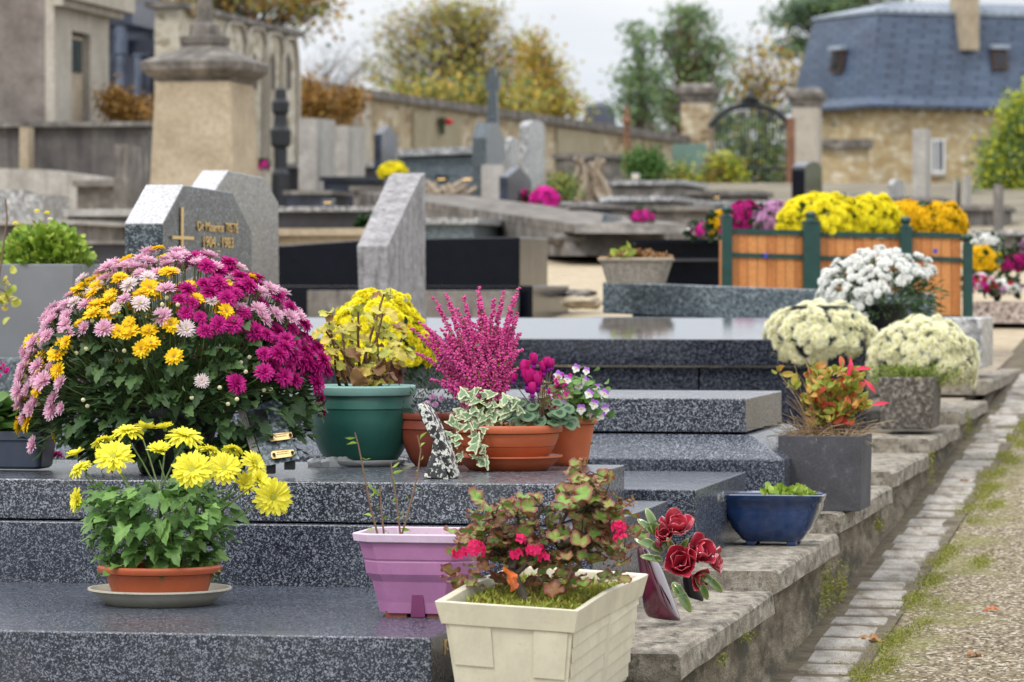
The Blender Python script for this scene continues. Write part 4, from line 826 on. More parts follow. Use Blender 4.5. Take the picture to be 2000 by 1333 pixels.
# house with mansard roof
Yh = 126.0; C0 = P(1706, 210, Yh); fd = Vector((4.3, 1.6, 0)).normalized(); ld = Vector((-2.15, 4.1, 0)).normalized(); zg = 3.4
root = thing('stone_house', 'stone house with a blue slate mansard roof at the upper right', 'house', (C0.x, C0.y, zg))
Lf, Ll = 9.0, 4.6
mb = MB(); base = Vector((C0.x, C0.y, zg)); q = [base, base + fd * Lf, base + fd * Lf + ld * Ll, base + ld * Ll]; hw = C0.z - zg + .05
mb.ring([q, [p + ZZ * hw for p in q]]); mb.build('wall', M_['rubble2'], root)
ctr = base + fd * Lf / 2 + ld * Ll / 2
def off(k, z, c_=ctr):
    return [c_ + fd * sx * (Lf / 2 + k) + ld * sy * (Ll / 2 + k) + ZZ * (z - zg) for sx, sy in ((-1, -1), (1, -1), (1, 1), (-1, 1))]
ze = C0.z; hR = 186 * Yh / F
mb = MB(); mb.ring([off(.42, ze - .02), off(.44, ze + .06), off(.2, ze + .35), off(-.35, ze + hR)]); mb.build('roof', M_['slate'], root)
mb = MB(); mb.ring([off(-.28, ze + hR), off(-.28, ze + hR + .09), off(-2.0, ze + hR + .50)])
for i in range(26):
    t = i / 25; p0 = off(-.28, ze + hR + .1); p1 = off(-2.0, ze + hR + .51); mb.tube([p0[0] + (p0[1] - p0[0]) * t, p1[0] + (p1[1] - p1[0]) * t], .05, 5)
mb.build('zinc_roof', M_['zinc'], root)
mb = MB()
for i in range(24): mb.box(base + fd * (i * .38) - ld * .3 + ZZ * (hw - .16), fd * .1, ld * .3, ZZ * .11)
for i in range(12): mb.box(base + ld * (i * .38) - fd * .3 + ZZ * (hw - .16), ld * .1, fd * .3, ZZ * .11)
mb.build('rafter_ends', plain('rafter_wood', (.3, .24, .16), .7), root)
def hface(px, py, out=0): return on(px, py, C0, fd) - ld * out
mb = MB(); a = hface(1877, 98, .15); mb.box(a, fd * .58, ld * .8, ZZ * (hface(1880, -60).z - a.z)); mb.build('chimney', M_['sandst'], root)
w0 = hface(1818, 338, -.05); w1 = hface(1843, 272); mb = MB(); W_ = (w1 - w0).dot(fd); H_ = w1.z - w0.z
wd = MB(); wd.box(w0 - ld * .08, fd * W_, ld * .02, ZZ * H_); win = wd.build('window', plain('window_glass', (.05, .06, .07), .1), root)
mb = MB()
for x_, y_, sx, sz in ((0, 0, W_, .07), (0, H_ - .07, W_, .07), (0, .07, .06, H_ - .14), (W_ - .06, .07, .06, H_ - .14), (W_ * .38, .07, .05, H_ - .14)): mb.box(w0 - ld * .13 + fd * x_ + ZZ * y_, fd * sx, ld * .048, ZZ * sz)
mb.build('frame', plain('white_paint', (.75, .76, .78), .5), win)
mb = MB(); mb.box(w0 - ld * .2 - fd * .05 - ZZ * .1, fd * (W_ + .1), ld * .19, ZZ * .09); mb.build('sill', M_['chapel'], win)
def rooflight(l, r, y0, y1, side):
    d1, d2 = (fd, ld) if side else (ld, fd); sg = 1
    # plane of the lower roof slope
    k = (y0 - 210) / -186.0
    O_ = C0 - d2 * .2; n_ = -d2
    a = on(l, y1, O_, d1); b = on(r, y1, O_, d1); wq = abs((b - a).dot(d1)); hgt = (y1 - y0) * Yh / F
    mb = MB(); a = a if (b - a).dot(d1) > 0 else b
    up = (ZZ * 1.0 + d2 * .18).normalized(); kk = (a.z - ze) / hR; a = a + d2 * (.2 + .55 * kk - .30)
    mb.box(a, d1 * wq, -d2 * .10, up * hgt); o = mb.build('rooflight', plain('rooflight_frame%d' % l, (.05, .022, .014), .5), root)
    mb = MB(); mb.box(a + d1 * wq * .15 + up * hgt * .12 - d2 * .102, d1 * wq * .7, -d2 * .01, up * hgt * .7); mb.build('pane', plain('pane_dark%d' % l, (.01, .01, .015), .1), o)
    mb = MB(); mb.box(a - d1 * .05 + up * hgt - d2 * .05, d1 * (wq + .1), -d2 * .2, up * .14); mb.build('flashing', M_['zinc'], o)
rooflight(1617, 1640, 96, 140, False); rooflight(1942, 1972, 94, 136, True)
# garden wall left of the house, stair wall in front
grave('low stone wall with a grey coping joining the gate pillar to the house', [('coping', 'capst', 1597, 1700, 272, 289, 100, .8), ('wall', 'rubble2', 1600, 1695, 290, 400, 100.2, .5)], name='garden_wall', cat='wall', bevel=0)
grave('low mottled stone wall in front of the house under the window', [('coping', 'concrete', 1702, 1860, 362, 371, 70, .5), ('wall', 'capst', 1705, 1856, 371.5, 430, 70.1, .4)], name='garden_wall', cat='wall', bevel=0)
mb = MB(); c = P(1916, 400, 100); mb.tube([P(1916, 400, 100), P(1916, 290, 100)], .09, 8); mb.box(P(1910, 290, 100), (.16, 0, 0), (0, .16, 0), (0, 0, .25)); single(mb, 'garden_lamp', M_['concrete'], 'slim dark post standing against the house wall at right', 'post', c)
# distant slate roof
root = thing('distant_house', 'small dark slate roof rising behind the boundary wall', 'house', P(1170, 300, 150))
c = P(1170, 300, 150); s_ = 150 / F; mb = MB(); mb.ring([[c + Vector((sx * a * s_, sy * a * s_, z * s_)) for sx, sy in ((1, -1), (1, 1), (-1, 1), (-1, -1))] for a, z in ((32, -60), (32, 50), (34, 52), (26, 90), (24, 93), (5, 101))]); mb.build('roof', plain('far_slate', (.05, .06, .09), .5, .2, 1), root)
mb = MB(); mb.box(c + Vector((-66 * s_, 0, -60 * s_)), (34 * s_, 0, 0), (0, 2, 0), (0, 0, 120 * s_)); mb.build('gable_wall', M_['concrete'], root)
mb = MB(); mb.box(c + Vector((-58 * s_, -.2, -60 * s_)), (12 * s_, 0, 0), (0, .8, 0), (0, 0, 162 * s_)); mb.build('chimney', M_['chapel'], root)
for lab, px, py, Y, w_, h_, m_ in (('dark square memorial plaque left of two on the tomb by the cross monument', 862, 358, 42, 26, 16, 'black'), ('dark square memorial plaque right of two on the tomb by the cross monument', 912, 360, 42, 30, 20, 'darkmarble'), ('small pale plaque leaning on the tomb under the clipped bush', 1240, 352, 43.5, 16, 14, 'lightgran'), ('small dark plaque on the grey tomb beneath the gate shrub', 1400, 392, 38.5, 18, 13, 'black'), ('small dark plaque on the tomb left of the leaning stele', 640, 403, 31.8, 26, 15, 'darkmarble')):
    root = thing('memorial_plaque', lab, 'plaque', P(px, py, Y)); s_ = Y / F; c = P(px, py, Y); mb = MB(); mb.prism([c + U * x * s_ + ZZ * z * s_ + V * z * s_ * .3 for x, z in ((-w_ / 2, 0), (w_ / 2, 0), (w_ / 2, h_ * .8), (w_ * .3, h_), (-w_ / 2, h_))], V * .05); mb.build('plate', M_[m_], root); mb = MB(); mb.prism([c + U * x * s_ + ZZ * z * s_ + V * z * s_ * .3 - V * .006 for x, z in ((-w_ * .3, h_ * .4), (w_ * .3, h_ * .4), (w_ * .3, h_ * .55), (-w_ * .3, h_ * .55))], V * .003); mb.build('lettering', M_['gold'], root)
root = thing('iron_post', 'slim rusty finial post standing above the boundary wall', 'post', P(1224, 280, 66)); mb = MB(); c = P(1224, 330, 66); mb.tube([c, c + ZZ * .75, c + ZZ * .8, c + ZZ * .9, c + ZZ * 1.1], [.06, .05, .09, .05, .02], 8); mb.build('post', M_['pinebark'], root)
# ---------------------------------------------------------------- trees and shrubs
def leafcloud(mb, cen, rad, n, size, flat=1.0, mi=0):
    p = rng.normal(size=(n, 3)) * rad * np.array([1, 1, flat]) + cen; Ms = []
    for q in p: Ms.append(leafM(q, rdir(), rdir(), size * rnd(.6, 1.4)))
    mb.inst(LT['quad'], Ms, mi)
def tree(name, label, px, Y, blobs, mats, size=.2, per=28, cr=.45, flat=1.0, trunk=.2, bark='bark', seed=1, cat='tree', py0=None, group=None, base=None, dens=1.0, tw=10):
    random.seed(seed); global rng; rng = np.random.default_rng(seed); s_ = Y / F
    zb = base if base is not None else gz(Y); b0 = Vector(((px - CX) * s_, Y, zb)); root = thing(name, label, cat, b0, group)
    cy = min(b[1] for b in blobs); top = Vector(((px - CX) * s_, Y, P(px, cy, Y).z)); tr_ = MB(); hgt = top.z - zb
    spine = [b0 + ZZ * hgt * t + Vector((math.sin(t * 5 + seed) * .03 * hgt * t, 0, 0)) for t in [i / 8 for i in range(9)]]; tr_.tube(spine, [trunk, trunk * .15], 8); limbs = MB(); cr_ = MB()
    for cx_, cy_, rx_, ry_, n in blobs:
        for i in range(int(n * dens)):
            d = rdir(); r = rnd(.25, 1) ** .5; c = P(cx_, cy_, Y) + Vector((d[0] * rx_ * s_ * r, d[1] * rx_ * s_ * r * .8, d[2] * ry_ * s_ * r))
            t = min(.97, max(.15, (c.z - zb) / hgt - rnd(.1, .3))); a = spine[int(t * 8)]
            mid = (a + c) / 2 + Vector((0, 0, rnd(-.05, .12) * (c - a).length)); limbs.tube(bez(a, mid, c, 4), [trunk * .18, trunk * .03], 4)
            for q in range(tw // 5): e = c + Vector(rdir()) * cr * 1.3; limbs.tube([c, e], [trunk * .04, trunk * .015], 3)
            leafcloud(cr_, np.array(c), cr, per, size, flat, random.randrange(len(mats)))
    tr_.build('trunk', M_[bark], root, True); limbs.build('limbs', M_[bark], root); cr_.build('crown', [M_[m] for m in mats], root); return root
M_['t_olive'] = leafmat('foliage_olive', (.14, .15, .03), (.30, .29, .05), (.40, .33, .08)); M_['t_orange'] = leafmat('foliage_orange', (.36, .17, .04), (.5, .26, .06), (.42, .3, .06))
M_['t_yellow'] = leafmat('foliage_yellow', (.42, .33, .05), (.55, .42, .07), (.5, .3, .05)); M_['t_green'] = leafmat('foliage_green', (.08, .15, .05), (.13, .22, .075), (.2, .29, .1)); M_['t_blue'] = leafmat('foliage_blue_green', (.055, .11, .075), (.10, .17, .11), (.15, .22, .14))
M_['t_pine'] = leafmat('foliage_pine', (.11, .19, .07), (.18, .28, .11), (.25, .34, .13)); M_['t_yg'] = leafmat('foliage_yellow_green', (.26, .28, .05), (.42, .42, .08), (.5, .44, .1)); M_['t_lime'] = leafmat('foliage_lime', (.34, .42, .03), (.52, .56, .04), (.62, .6, .06)); M_['t_rust'] = leafmat('foliage_rust', (.16, .09, .03), (.28, .16, .04), (.36, .2, .05)); M_['t_ggreen'] = leafmat('foliage_clipped', (.04, .11, .02), (.09, .19, .04), (.14, .26, .06))
tree('autumn_tree', 'tall airy tree with olive and yellow leaves behind the boundary wall', 915, 150, [(880, 110, 155, 105, 95), (820, 60, 80, 45, 22), (960, 70, 70, 60, 26), (760, 150, 50, 50, 16), (1000, 140, 50, 60, 16), (900, 20, 70, 30, 12)], ['t_olive', 't_yg', 't_olive', 't_yg', 't_orange'], .135, 34, .42, trunk=.28, seed=3, tw=20, dens=1.25)
tree('autumn_tree', 'conical orange and yellow tree right of the airy olive one', 1070, 140, [(1045, 200, 60, 50, 50), (1050, 150, 45, 45, 30), (1045, 100, 22, 30, 12), (1095, 215, 45, 30, 24)], ['t_yellow', 't_yg', 't_orange', 't_yg'], .15, 44, .34, trunk=.2, seed=4)
tree('pine_tree', 'slim dark conifer with a spiky tip behind the boundary wall', 1248, 125, [(1250, 90, 22, 45, 18), (1245, 150, 42, 40, 30), (1250, 205, 50, 35, 36), (1237, 62, 8, 18, 5)], ['t_blue', 't_green', 't_pine'], .13, 26, .28, .4, trunk=.14, seed=5)
tree('pine_tree', 'big bushy green pine with a reddish trunk left of the gate', 1335, 130, [(1340, 75, 60, 60, 55), (1370, 120, 55, 35, 36), (1345, 30, 25, 25, 12), (1300, 170, 65, 35, 36), (1380, 180, 60, 35, 34), (1340, 235, 110, 28, 50), (1405, 85, 20, 20, 8)], ['t_green', 't_pine', 't_blue', 't_pine'], .13, 30, .34, .38, trunk=.25, bark='pinebark', seed=6)
tree('cedar_tree', 'dark drooping conifer behind the house roof', 1660, 165, [(1620, 8, 90, 22, 46), (1560, 40, 60, 10, 18), (1585, 80, 45, 12, 16), (1590, 20, 50, 10, 16), (1530, 100, 40, 8, 8), (1700, -20, 90, 30, 40)], ['t_blue', 't_green'], .2, 30, .5, .35, trunk=.3, seed=7)
tree('autumn_tree', 'sparse yellow leaved tree showing between the gate and the house', 1500, 150, [(1500, 140, 60, 45, 22), (1460, 190, 50, 40, 20), (1540, 180, 30, 40, 14), (1450, 150, 45, 35, 10)], ['t_yellow', 't_olive', 't_rust'], .18, 22, .5, trunk=.18, seed=8)
tree('hedge_tree', 'green bushy trees seen through the iron gate', 1465, 120, [(1430, 290, 60, 50, 34), (1500, 290, 60, 50, 34), (1465, 350, 90, 40, 40), (1520, 330, 40, 50, 20)], ['t_green', 't_yg', 't_blue', 't_green'], .17, 20, .5, trunk=.15, seed=9)
tree('autumn_tree', 'orange and green tree overhanging the gothic arcade', 470, 90, [(500, -12, 130, 26, 60), (600, 14, 50, 20, 18), (390, -20, 90, 24, 30)], ['t_rust', 't_olive', 't_orange', 't_green'], .13, 34, .33, trunk=.2, seed=10)
tree('autumn_tree', 'rust coloured tree behind the dark mausoleum', 280, 80, [(285, 40, 26, 60, 40), (270, 0, 40, 30, 24)], ['t_rust', 't_orange'], .12, 34, .25, trunk=.15, seed=11)
tree('bare_tree', 'thin leafless tree with fine twigs behind the boundary wall', 640, 120, [(650, 140, 60, 45, 46), (690, 120, 30, 60, 20)], ['t_rust'], .06, 3, .4, trunk=.08, seed=12, tw=30)
tree('shrub', 'orange brown shrub behind the pair of pale headstones', 625, 52, [(605, 195, 20, 38, 34), (640, 215, 52, 24, 60), (690, 200, 18, 20, 20)], ['t_rust', 't_orange'], .055, 34, .09, trunk=.03, seed=13, cat='shrub')
tree('shrub', 'rust orange shrub on the terrace below the dark mausoleum', 245, 42, [(225, 198, 22, 22, 34), (255, 218, 35, 14, 44)], ['t_rust', 't_orange'], .045, 34, .07, trunk=.03, seed=14, cat='shrub', base=P(0, 238, 42).z)
tree('shrub', 'round clipped dark green bush beside the gnarled driftwood', 1260, 55, [(1260, 332, 38, 38, 110)], ['t_ggreen'], .05, 40, .06, trunk=.04, seed=15, cat='shrub')
tree('shrub', 'yellow green shrub in front of the green panel', 1335, 58, [(1335, 355, 24, 30, 40), (1330, 375, 30, 18, 26)], ['t_lime', 't_rust', 't_ggreen'], .055, 30, .09, trunk=.03, seed=16, cat='shrub')
tree('shrub', 'larger bright green shrub in front of the iron gate', 1410, 56, [(1410, 350, 42, 36, 90), (1400, 380, 50, 22, 40)], ['t_ggreen', 't_lime', 't_rust'], .055, 32, .09, trunk=.04, seed=17, cat='shrub')
tree('conifer', 'bright yellow green conifer at the right edge', 1990, 52, [(2005, 240, 34, 50, 90), (1992, 320, 62, 70, 200), (1982, 410, 74, 60, 200), (1945, 390, 30, 55, 60)], ['t_lime', 't_lime', 't_green', 't_green'], .06, 46, .13, trunk=.1, seed=18)
tree('shrub', 'small grey green shrub under the yellow green conifer', 1905, 50, [(1905, 410, 18, 32, 34)], ['t_green', 't_blue'], .05, 30, .07, trunk=.03, seed=19, cat='shrub')
tree('shrub', 'low olive plant behind the hot pink flowers', 1090, 37, [(1095, 375, 30, 18, 40)], ['t_olive', 't_ggreen'], .04, 30, .06, trunk=.02, seed=20, cat='shrub')
tree('hedge_tree', 'yellowish hedge tops just above the boundary wall', 880, 90, [(870, 190, 110, 14, 60), (1010, 205, 60, 12, 30)], ['t_olive', 't_yellow', 't_green'], .12, 30, .25, trunk=.1, seed=21)
# ---------------------------------------------------------------- near plants and ornaments
def stem_to(mb, a, b, r=.0018, sag=.25, n=6):
    a = np.array(a); b = np.array(b); m = a * .5 + b * .5; m[2] += np.linalg.norm(b - a) * sag; m[:2] = a[:2] * .55 + b[:2] * .45; mb.tube(bez(a, m, b, n), [r * 1.2, r * .8], 5)
def saucer(label, c, r, h, mat, n=48):
    mb = MB(); mb.lathe(c, [(r * .70, 0), (r * .74, .002), (r * .9, h * .6), (r * .97, h * .86), (r, h * .9), (r, h), (r * .965, h), (r * .9, h * .75), (r * .7, h * .25), (.001, h * .22)], n)
    o = single(mb, 'plant_saucer', M_[mat], label, 'saucer', c, smooth=True); o.modifiers.new('edges', 'EDGE_SPLIT').split_angle = R(40); return o
# ---- yellow daisies
random.seed(21); c = P(312, 1168, 7.75); c.z = CZ - .641
saucer('cream plastic saucer under the yellow daisy bowl', c, .145, .034, 'saucer')
root = thing('potted_daisies', 'shallow terracotta bowl of large lemon yellow daisies on the nearest slab', 'flower pot', c + ZZ * .012)
pot_round(root, c + ZZ * .012, .113, .092, .068, M_['terra'], .013, .014, line=.3)
stm = MB(); k = 7.75 / F
fl = [(222, 893, 42, (-.1, -.75, .65), 'lemon'), (375, 918, 44, (.0, -.85, .45), 'lemon'), (438, 915, 38, (.05, -.85, .5), 'lemon'), (533, 972, 42, (.25, -.93, .12), 'lemon'), (250, 843, 36, (-.1, -.2, 1), 'lemon2'), (360, 852, 42, (.15, -.3, .95), 'lemon2'),
      (310, 882, 27, (0, -.45, .85), 'lemon3'), (155, 915, 26, (-.55, -.3, .75), 'lemon2'), (148, 890, 22, (-.3, -.1, .9), 'lemon3'), (150, 978, 28, (-.9, -.45, .1), 'lemon'), (498, 905, 34, (.8, -.5, .5), 'lemon2'), (478, 945, 26, (.3, -.8, .4), 'lemon3'), (283, 838, 24, (.2, .2, 1), 'lemon3'), (322, 838, 22, (-.2, .1, 1), 'lemon3'), (410, 880, 28, (.3, .2, .9), 'lemon2'), (505, 940, 26, (.6, -.5, .55), 'lemon3'), (200, 862, 26, (-.35, .25, .9), 'lemon2'), (455, 878, 22, (.2, .4, .9), 'lemon2')]
for i, (px, py, rp, d, b) in enumerate(fl):
    dy = rnd(-.06, .03) if d[1] < -.4 else rnd(0, .10); Y = 7.75 + dy; p = np.array(P(px, py, Y)); d = np.array(d, float); d /= np.linalg.norm(d)
    o = put('flower', B_[b][0], root, frame(d, rnd(0, 6), rp * k, p)); ROOT[o.name] = (0, 0, 0)
    a = np.array(c) + [rnd(-.06, .06), rnd(-.05, .05), .06]; stem_to(stm, a, p - d * .02, .0019, .12)
stm.build('stems', S_, root)
lf = MB(); Ms = []; Ms2 = []
for i in range(400):
    a = rnd(0, 2 * math.pi); q = rnd(.1, 1) ** .6; h_ = rnd(.02, .19); rad = .16 * q * (.62 + 2.2 * h_ if h_ < .12 else 1 - (h_ - .12) * 3); p = np.array(c) + [math.cos(a) * rad, math.sin(a) * rad * .75, .05 + h_]
    d = np.array([math.cos(a), math.sin(a), rnd(-.7, .5)]) + rdir() * .45; (Ms if i % 2 else Ms2).append(leafM(p, d, rdir() * .45 + [0, -.2, 1.0], rnd(.03, .055)))
lf.inst(LT['mum'], Ms); lf.inst(LT['mum2'], Ms2); lf.build('foliage', M_['lf_daisy'], root, True)
# ---- the big mixed bouquet
random.seed(33); Yc = 8.62; s_ = Yc / F; c = P(338, 920, Yc); c.z = CZ - .42; bc = P(338, 800, Yc)
root = thing('mixed_bouquet', 'huge dome of pink, golden and magenta chrysanthemums in a black pot', 'flower pot', c)
pot_round(root, c, .105, .075, .15, M_['blackp'], .006, .02)
rx, ry, rz = 302 * s_, .27, 300 * s_
def sector(x, z, front):                # colour fields of the planting
    if x > .42 and z < .82: return 'mag' if (z < .55 or random.random() < .3) else 'pink'
    if x > .06 and z > .42: return random.choice(['mag', 'mag', 'palep', 'mag', 'gold']) if z < .93 else random.choice(['mag', 'pink', 'pink'])
    if z > .88 or (x < -.62): return random.choice(['pink', 'pink', 'pink', 'pink', 'pink', 'gold'])
    if x < .1: return random.choice(['gold', 'gold', 'pink', 'gold', 'palep', 'gold'])
    return random.choice(['gold', 'mag', 'palep'])
pts = []; ga = math.pi * (3 - 5 ** .5); NN = 640
for i in range(NN):
    z = 1 - (i + .5) / NN * 1.12; t = ga * i; q = math.sqrt(max(0, 1 - z * z)); d = np.array([q * math.cos(t), q * math.sin(t), z]) + rdir() * .035
    x = d[0]; front = -d[1]
    lim = .37 + .10 * front if abs(x) < .62 else (-.02 if x < 0 else .2)
    if z < lim and not (z > lim - .3 and random.random() < .12): continue
    if front > .3 and abs(x) < .6 and z < .74 and random.random() < .32: continue
    pts.append(d)
pts.sort(key=lambda d: d[1]); stm = MB(); rest = {}
for i, d in enumerate(pts):
    p = np.array(bc) + d * [rx, ry, rz] * rnd(.95, 1.03); b = sector(d[0], d[2], -d[1])
    if b == 'gold' and d[2] > .9 and random.random() < .7: b = 'pink'
    nd = np.array([d[0] * .9, d[1] * 1.1, d[2] * .8 + .28]) + rdir() * .3; nd /= np.linalg.norm(nd); M = frame(nd, rnd(0, 6), {'mag': .0255, 'gold': .0245, 'pink': .0245, 'palep': .022}[b] * rnd(.72, 1.18), p)
    if i < 100: put('flower', B_[b][0], root, M)
    else: rest.setdefault(b, []).append(M)
    if d[1] < .35:
        a = np.array(c) + [rnd(-.06, .06), rnd(-.05, .05), .13]; m = np.array(bc) + d * [rx * .8, ry * .85, rz * .45]; stm.tube(bez(a, m, p - nd * .006, 7), [.0024, .0012], 5)
mb = MB(); ms = []
for b, L_ in rest.items():
    base = len(ms); ms += list(B_[b][0].materials); v, f, m, a = B_[b][1]; mb.inst((v, f, [x + base for x in m], a), L_)
tag(mb.build('flower_mass', ms, root, True), kind='stuff')
budm = MB(); budm.lathe((0, 0, 0), [(.001, -.004), (.0045, -.001), (.005, .003), (.002, .007)], 7); budme = bpy.data.meshes.new('bud'); budme.from_pydata(budm.v, [], budm.f); budme.materials.append(M_['pt_palep'])
for i in range(110):
    d = rdir(.0, .8); d[1] = -abs(d[1]); p = np.array(bc) + d * [rx, ry, rz] * rnd(.9, 1.0); a = np.array(bc) + d * [rx * .5, ry * .5, rz * .3]; stm.tube(bez(a, (a + p) / 2 + [0, 0, .02], p, 5), .0011, 4); 
    if i % 3 == 0: put('bud', budme, root, frame(d, 0, 1, p))
# loose side sprays hanging left and right
for px, py in ((50, 815), (60, 760), (95, 700), (40, 740), (66, 870), (112, 845), (600, 770), (570, 800), (492, 705), (515, 715)):
    p = np.array(P(px, py, Yc + rnd(-.12, .05))); b = 'gold' if px in (492, 515, 112) else ('pink' if px < 300 else None); a = np.array(c) + [rnd(-.05, .05), -.03, .15]
    stm.tube(bez(a, (a + p) / 2 + [0, 0, .06], p, 7), [.002, .0012], 5)
    if b: nd = np.array([(-.9 if px < 300 else .5), -.5, .2]); put('flower', B_[b][0], root, frame(nd / np.linalg.norm(nd), rnd(0, 6), .025, p))
stm.build('stems', S_, root)
lf = MB(); A = []; B = []; C = []
for i in range(1250):
    a = rnd(0, 2 * math.pi); zz = rnd(-.32, .62); q = rnd(.25, 1) ** .5; rr = math.sqrt(max(.05, 1 - max(0, zz) ** 2)) * (1 if zz > -.05 else (1 + (zz + .05) * 1.6)); r = q * rr * .92
    p = np.array(bc) + [math.cos(a) * r * rx, math.sin(a) * r * ry, zz * rz]; d = np.array([math.cos(a), math.sin(a), rnd(-.9, .5)]) + rdir() * .5
    M = leafM(p, d, rdir() * .5 + [0, -.35, .9], rnd(.036, .066)); M[:3, :3] *= .8; (A if i % 3 else B).append(M)
for i in range(520):
    d = rdir(-.3, .75); d[1] = -abs(d[1]) * 1.0; p = np.array(bc) + d * [rx, ry, rz] * rnd(.78, .96); C.append(leafM(p, d + rdir() * .6, rdir(), rnd(.02, .035)))
lf.inst(LT['mum'], A); lf.inst(LT['mum2'], B); lf.inst(LT['narrow'], C); lf.build('foliage', M_['lf_mum'], root, True)
# ---- leaning memorial plaque with brass plates
c = P(540, 915, 8.48); c.z = CZ - .42
root = thing('memorial_plaque', 'leaning grey granite book shaped plaque with two small brass plates', 'plaque', c); s_ = 8.48 / F
O = P(560, 880, 8.45); le = Vector((-.36, .12, 1)).normalized()
pl = lambda px, py, dy=0: P(px, py, 8.43 + dy + (905 - py) * .0006)
mb = MB(); mb.prism([pl(517, 912), pl(585, 897), pl(558, 830), pl(541, 780), pl(505, 790), pl(480, 800)], (0.0, .022, .002)); mb.build('front_plate', M_['granite_f'], root, bevel=.0015)
mb = MB()
for i in range(4): mb.prism([pl(511 - i * 5, 910 - i * 3, .004), pl(514 - i * 5, 909 - i * 3, .004), pl(478 - i * 4, 800, .004), pl(475 - i * 4, 801, .004)], (0, .02, 0))
mb.build('page_edges', M_['paleconc'], root)
mb = MB(); mb.prism([pl(497, 840, -.004), pl(522, 845, -.004), pl(524, 800, -.004), pl(497, 800, -.004)], (0, .003, 0)); mb.build('relief', M_['iron'], root)
for px, py in ((547, 852), (551, 886)):
    mb = MB(); p = [pl(px + a, py + b, -.012) for a, b in ((-22, 6), (-18, 11), (19, 6), (25, 1), (22, -8), (-18, -5), (-22, -2))]; mb.prism(p, (0, .004, 0)); o = mb.build('brass_plate', M_['brass'], root, bevel=.0008)
    for dx, dy in ((-16, 2), (20, -2)): mb = MB(); mb.lathe(pl(px + dx, py + dy, -.017), [(.001, -.0035), (.0035, -.002), (.0035, .002), (.001, .0035)], 8); mb.build('screw', M_['blackp'], root)
    mb = MB()
    for i in range(9):
        for r_ in range(2): q = pl(px - 10 + i * 2.6, py + 3 - r_ * 4 - i * .35, -.0125); mb.box(q, (.0016, 0, 0), (0, .0006, 0), (0, 0, .0022))
    tag(mb.build('engraving', M_['twig'], root), kind='stuff')
mb = MB(); mb.box(P(520, 926, 8.45), (.018, 0, 0), (0, .05, 0), (0, 0, .022)); mb.box(P(555, 918, 8.45), (.022, 0, 0), (0, .05, 0), (0, 0, .022)); mb.build('foot', M_['iron'], root)
# ---- green pot
random.seed(44); Yp = 9.02; c = P(706, 905, Yp); c.z = CZ - .42 ; s_ = Yp / F
mb = MB(); mb.lathe(c, [(.095, 0), (.102, .003), (.110, .014), (.104, .016), (.095, .006), (.001, .005)], 40)
g = G('clear_plastic'); g.b.inputs['Transmission Weight'].default_value = .6; clr = g.fin((.8, .82, .82), .15); single(mb, 'plant_saucer', clr, 'clear plastic saucer under the green pot', 'saucer', c, smooth=True)
root = thing('potted_hydrangea', 'green plastic pot holding a yellowing woody plant', 'flower pot', c + ZZ * .008)
pot_round(root, c + ZZ * .008, 98 * s_, 70 * s_, 150 * s_, M_['greenp'], .012, .022, rimmat=M_['greenrim'], line=.72, belly=.018)
stm = MB(); Ms = []; Ms2 = []
for i, (px, py) in enumerate([(750, 575), (668, 640), (735, 640), (640, 615), (700, 610), (765, 680), (655, 690), (780, 690), (630, 640), (715, 680), (748, 610), (790, 650)]):
    a = np.array(c) + [rnd(-.05, .05), rnd(-.04, .04), .17]; p = np.array(P(px, py, Yp + rnd(-.06, .06))); pp = bez(a, (a * .5 + p * .5) + [rnd(-.02, .02), 0, -.01], p, 8); stm.tube(pp, [.0045, .0025], 6)
    for q in pp[3:]:
        for k in range(1 if q is not pp[-1] else 4): M = leafM(q + rdir() * .006, rdir(-.5, .6), rdir() * .5 + [0, -.5, .8], rnd(.024, .046)); (Ms if random.random() < .8 else Ms2).append(M)
for i in range(26): a = rnd(0, 6.28); p = np.array(c) + [math.cos(a) * rnd(0, .1), math.sin(a) * rnd(0, .09), .18 + rnd(0, .09)]; (Ms if i % 3 else Ms2).append(leafM(p, rdir(-.3, .6), rdir() * .6 + [0, -.5, .6], rnd(.03, .06)))
stm.build('stems', M_['twig'], root, True); mb = MB(); mb.inst(LT['hyd'], Ms); mb.build('foliage', M_['lf_yellow'], root, True); mb = MB(); mb.inst(LT['hyd'], Ms2); mb.build('dry_foliage', M_['lf_dry'], root, True)
mb = MB()
for i in range(5):
    q = np.array(c) + [rnd(-.11, -.03), rnd(-.10, -.07), 0.001]; mb.ring([[q + [math.cos(t) * r * rnd(.7, 1.2), math.sin(t) * r * .6, z * rnd(.6, 1.2)] for t in [2 * math.pi * k / 9 for k in range(9)]] for r, z in ((.03, 0), (.028, .012), (.016, .02), (.003, .016))])
single(mb, 'plastic_wrap', clr, 'crumpled clear plastic wrap at the foot of the green pot', 'wrapper', c + Vector((-.07, -.085, 0)))
# yellow mum behind it
dome('potted_chrysanthemum', 'bright yellow chrysanthemum ball behind the green pot', 'flower pot', P(735, 700, 10.9), 107 * 10.9 / F, 127 * 10.9 / F, 420, .017, 'yel', seed=2, pot=(.09, .07, .1, 'terrad'), base_z=CZ - .304, leafn=300, leafs=.03, zmin=-.1)
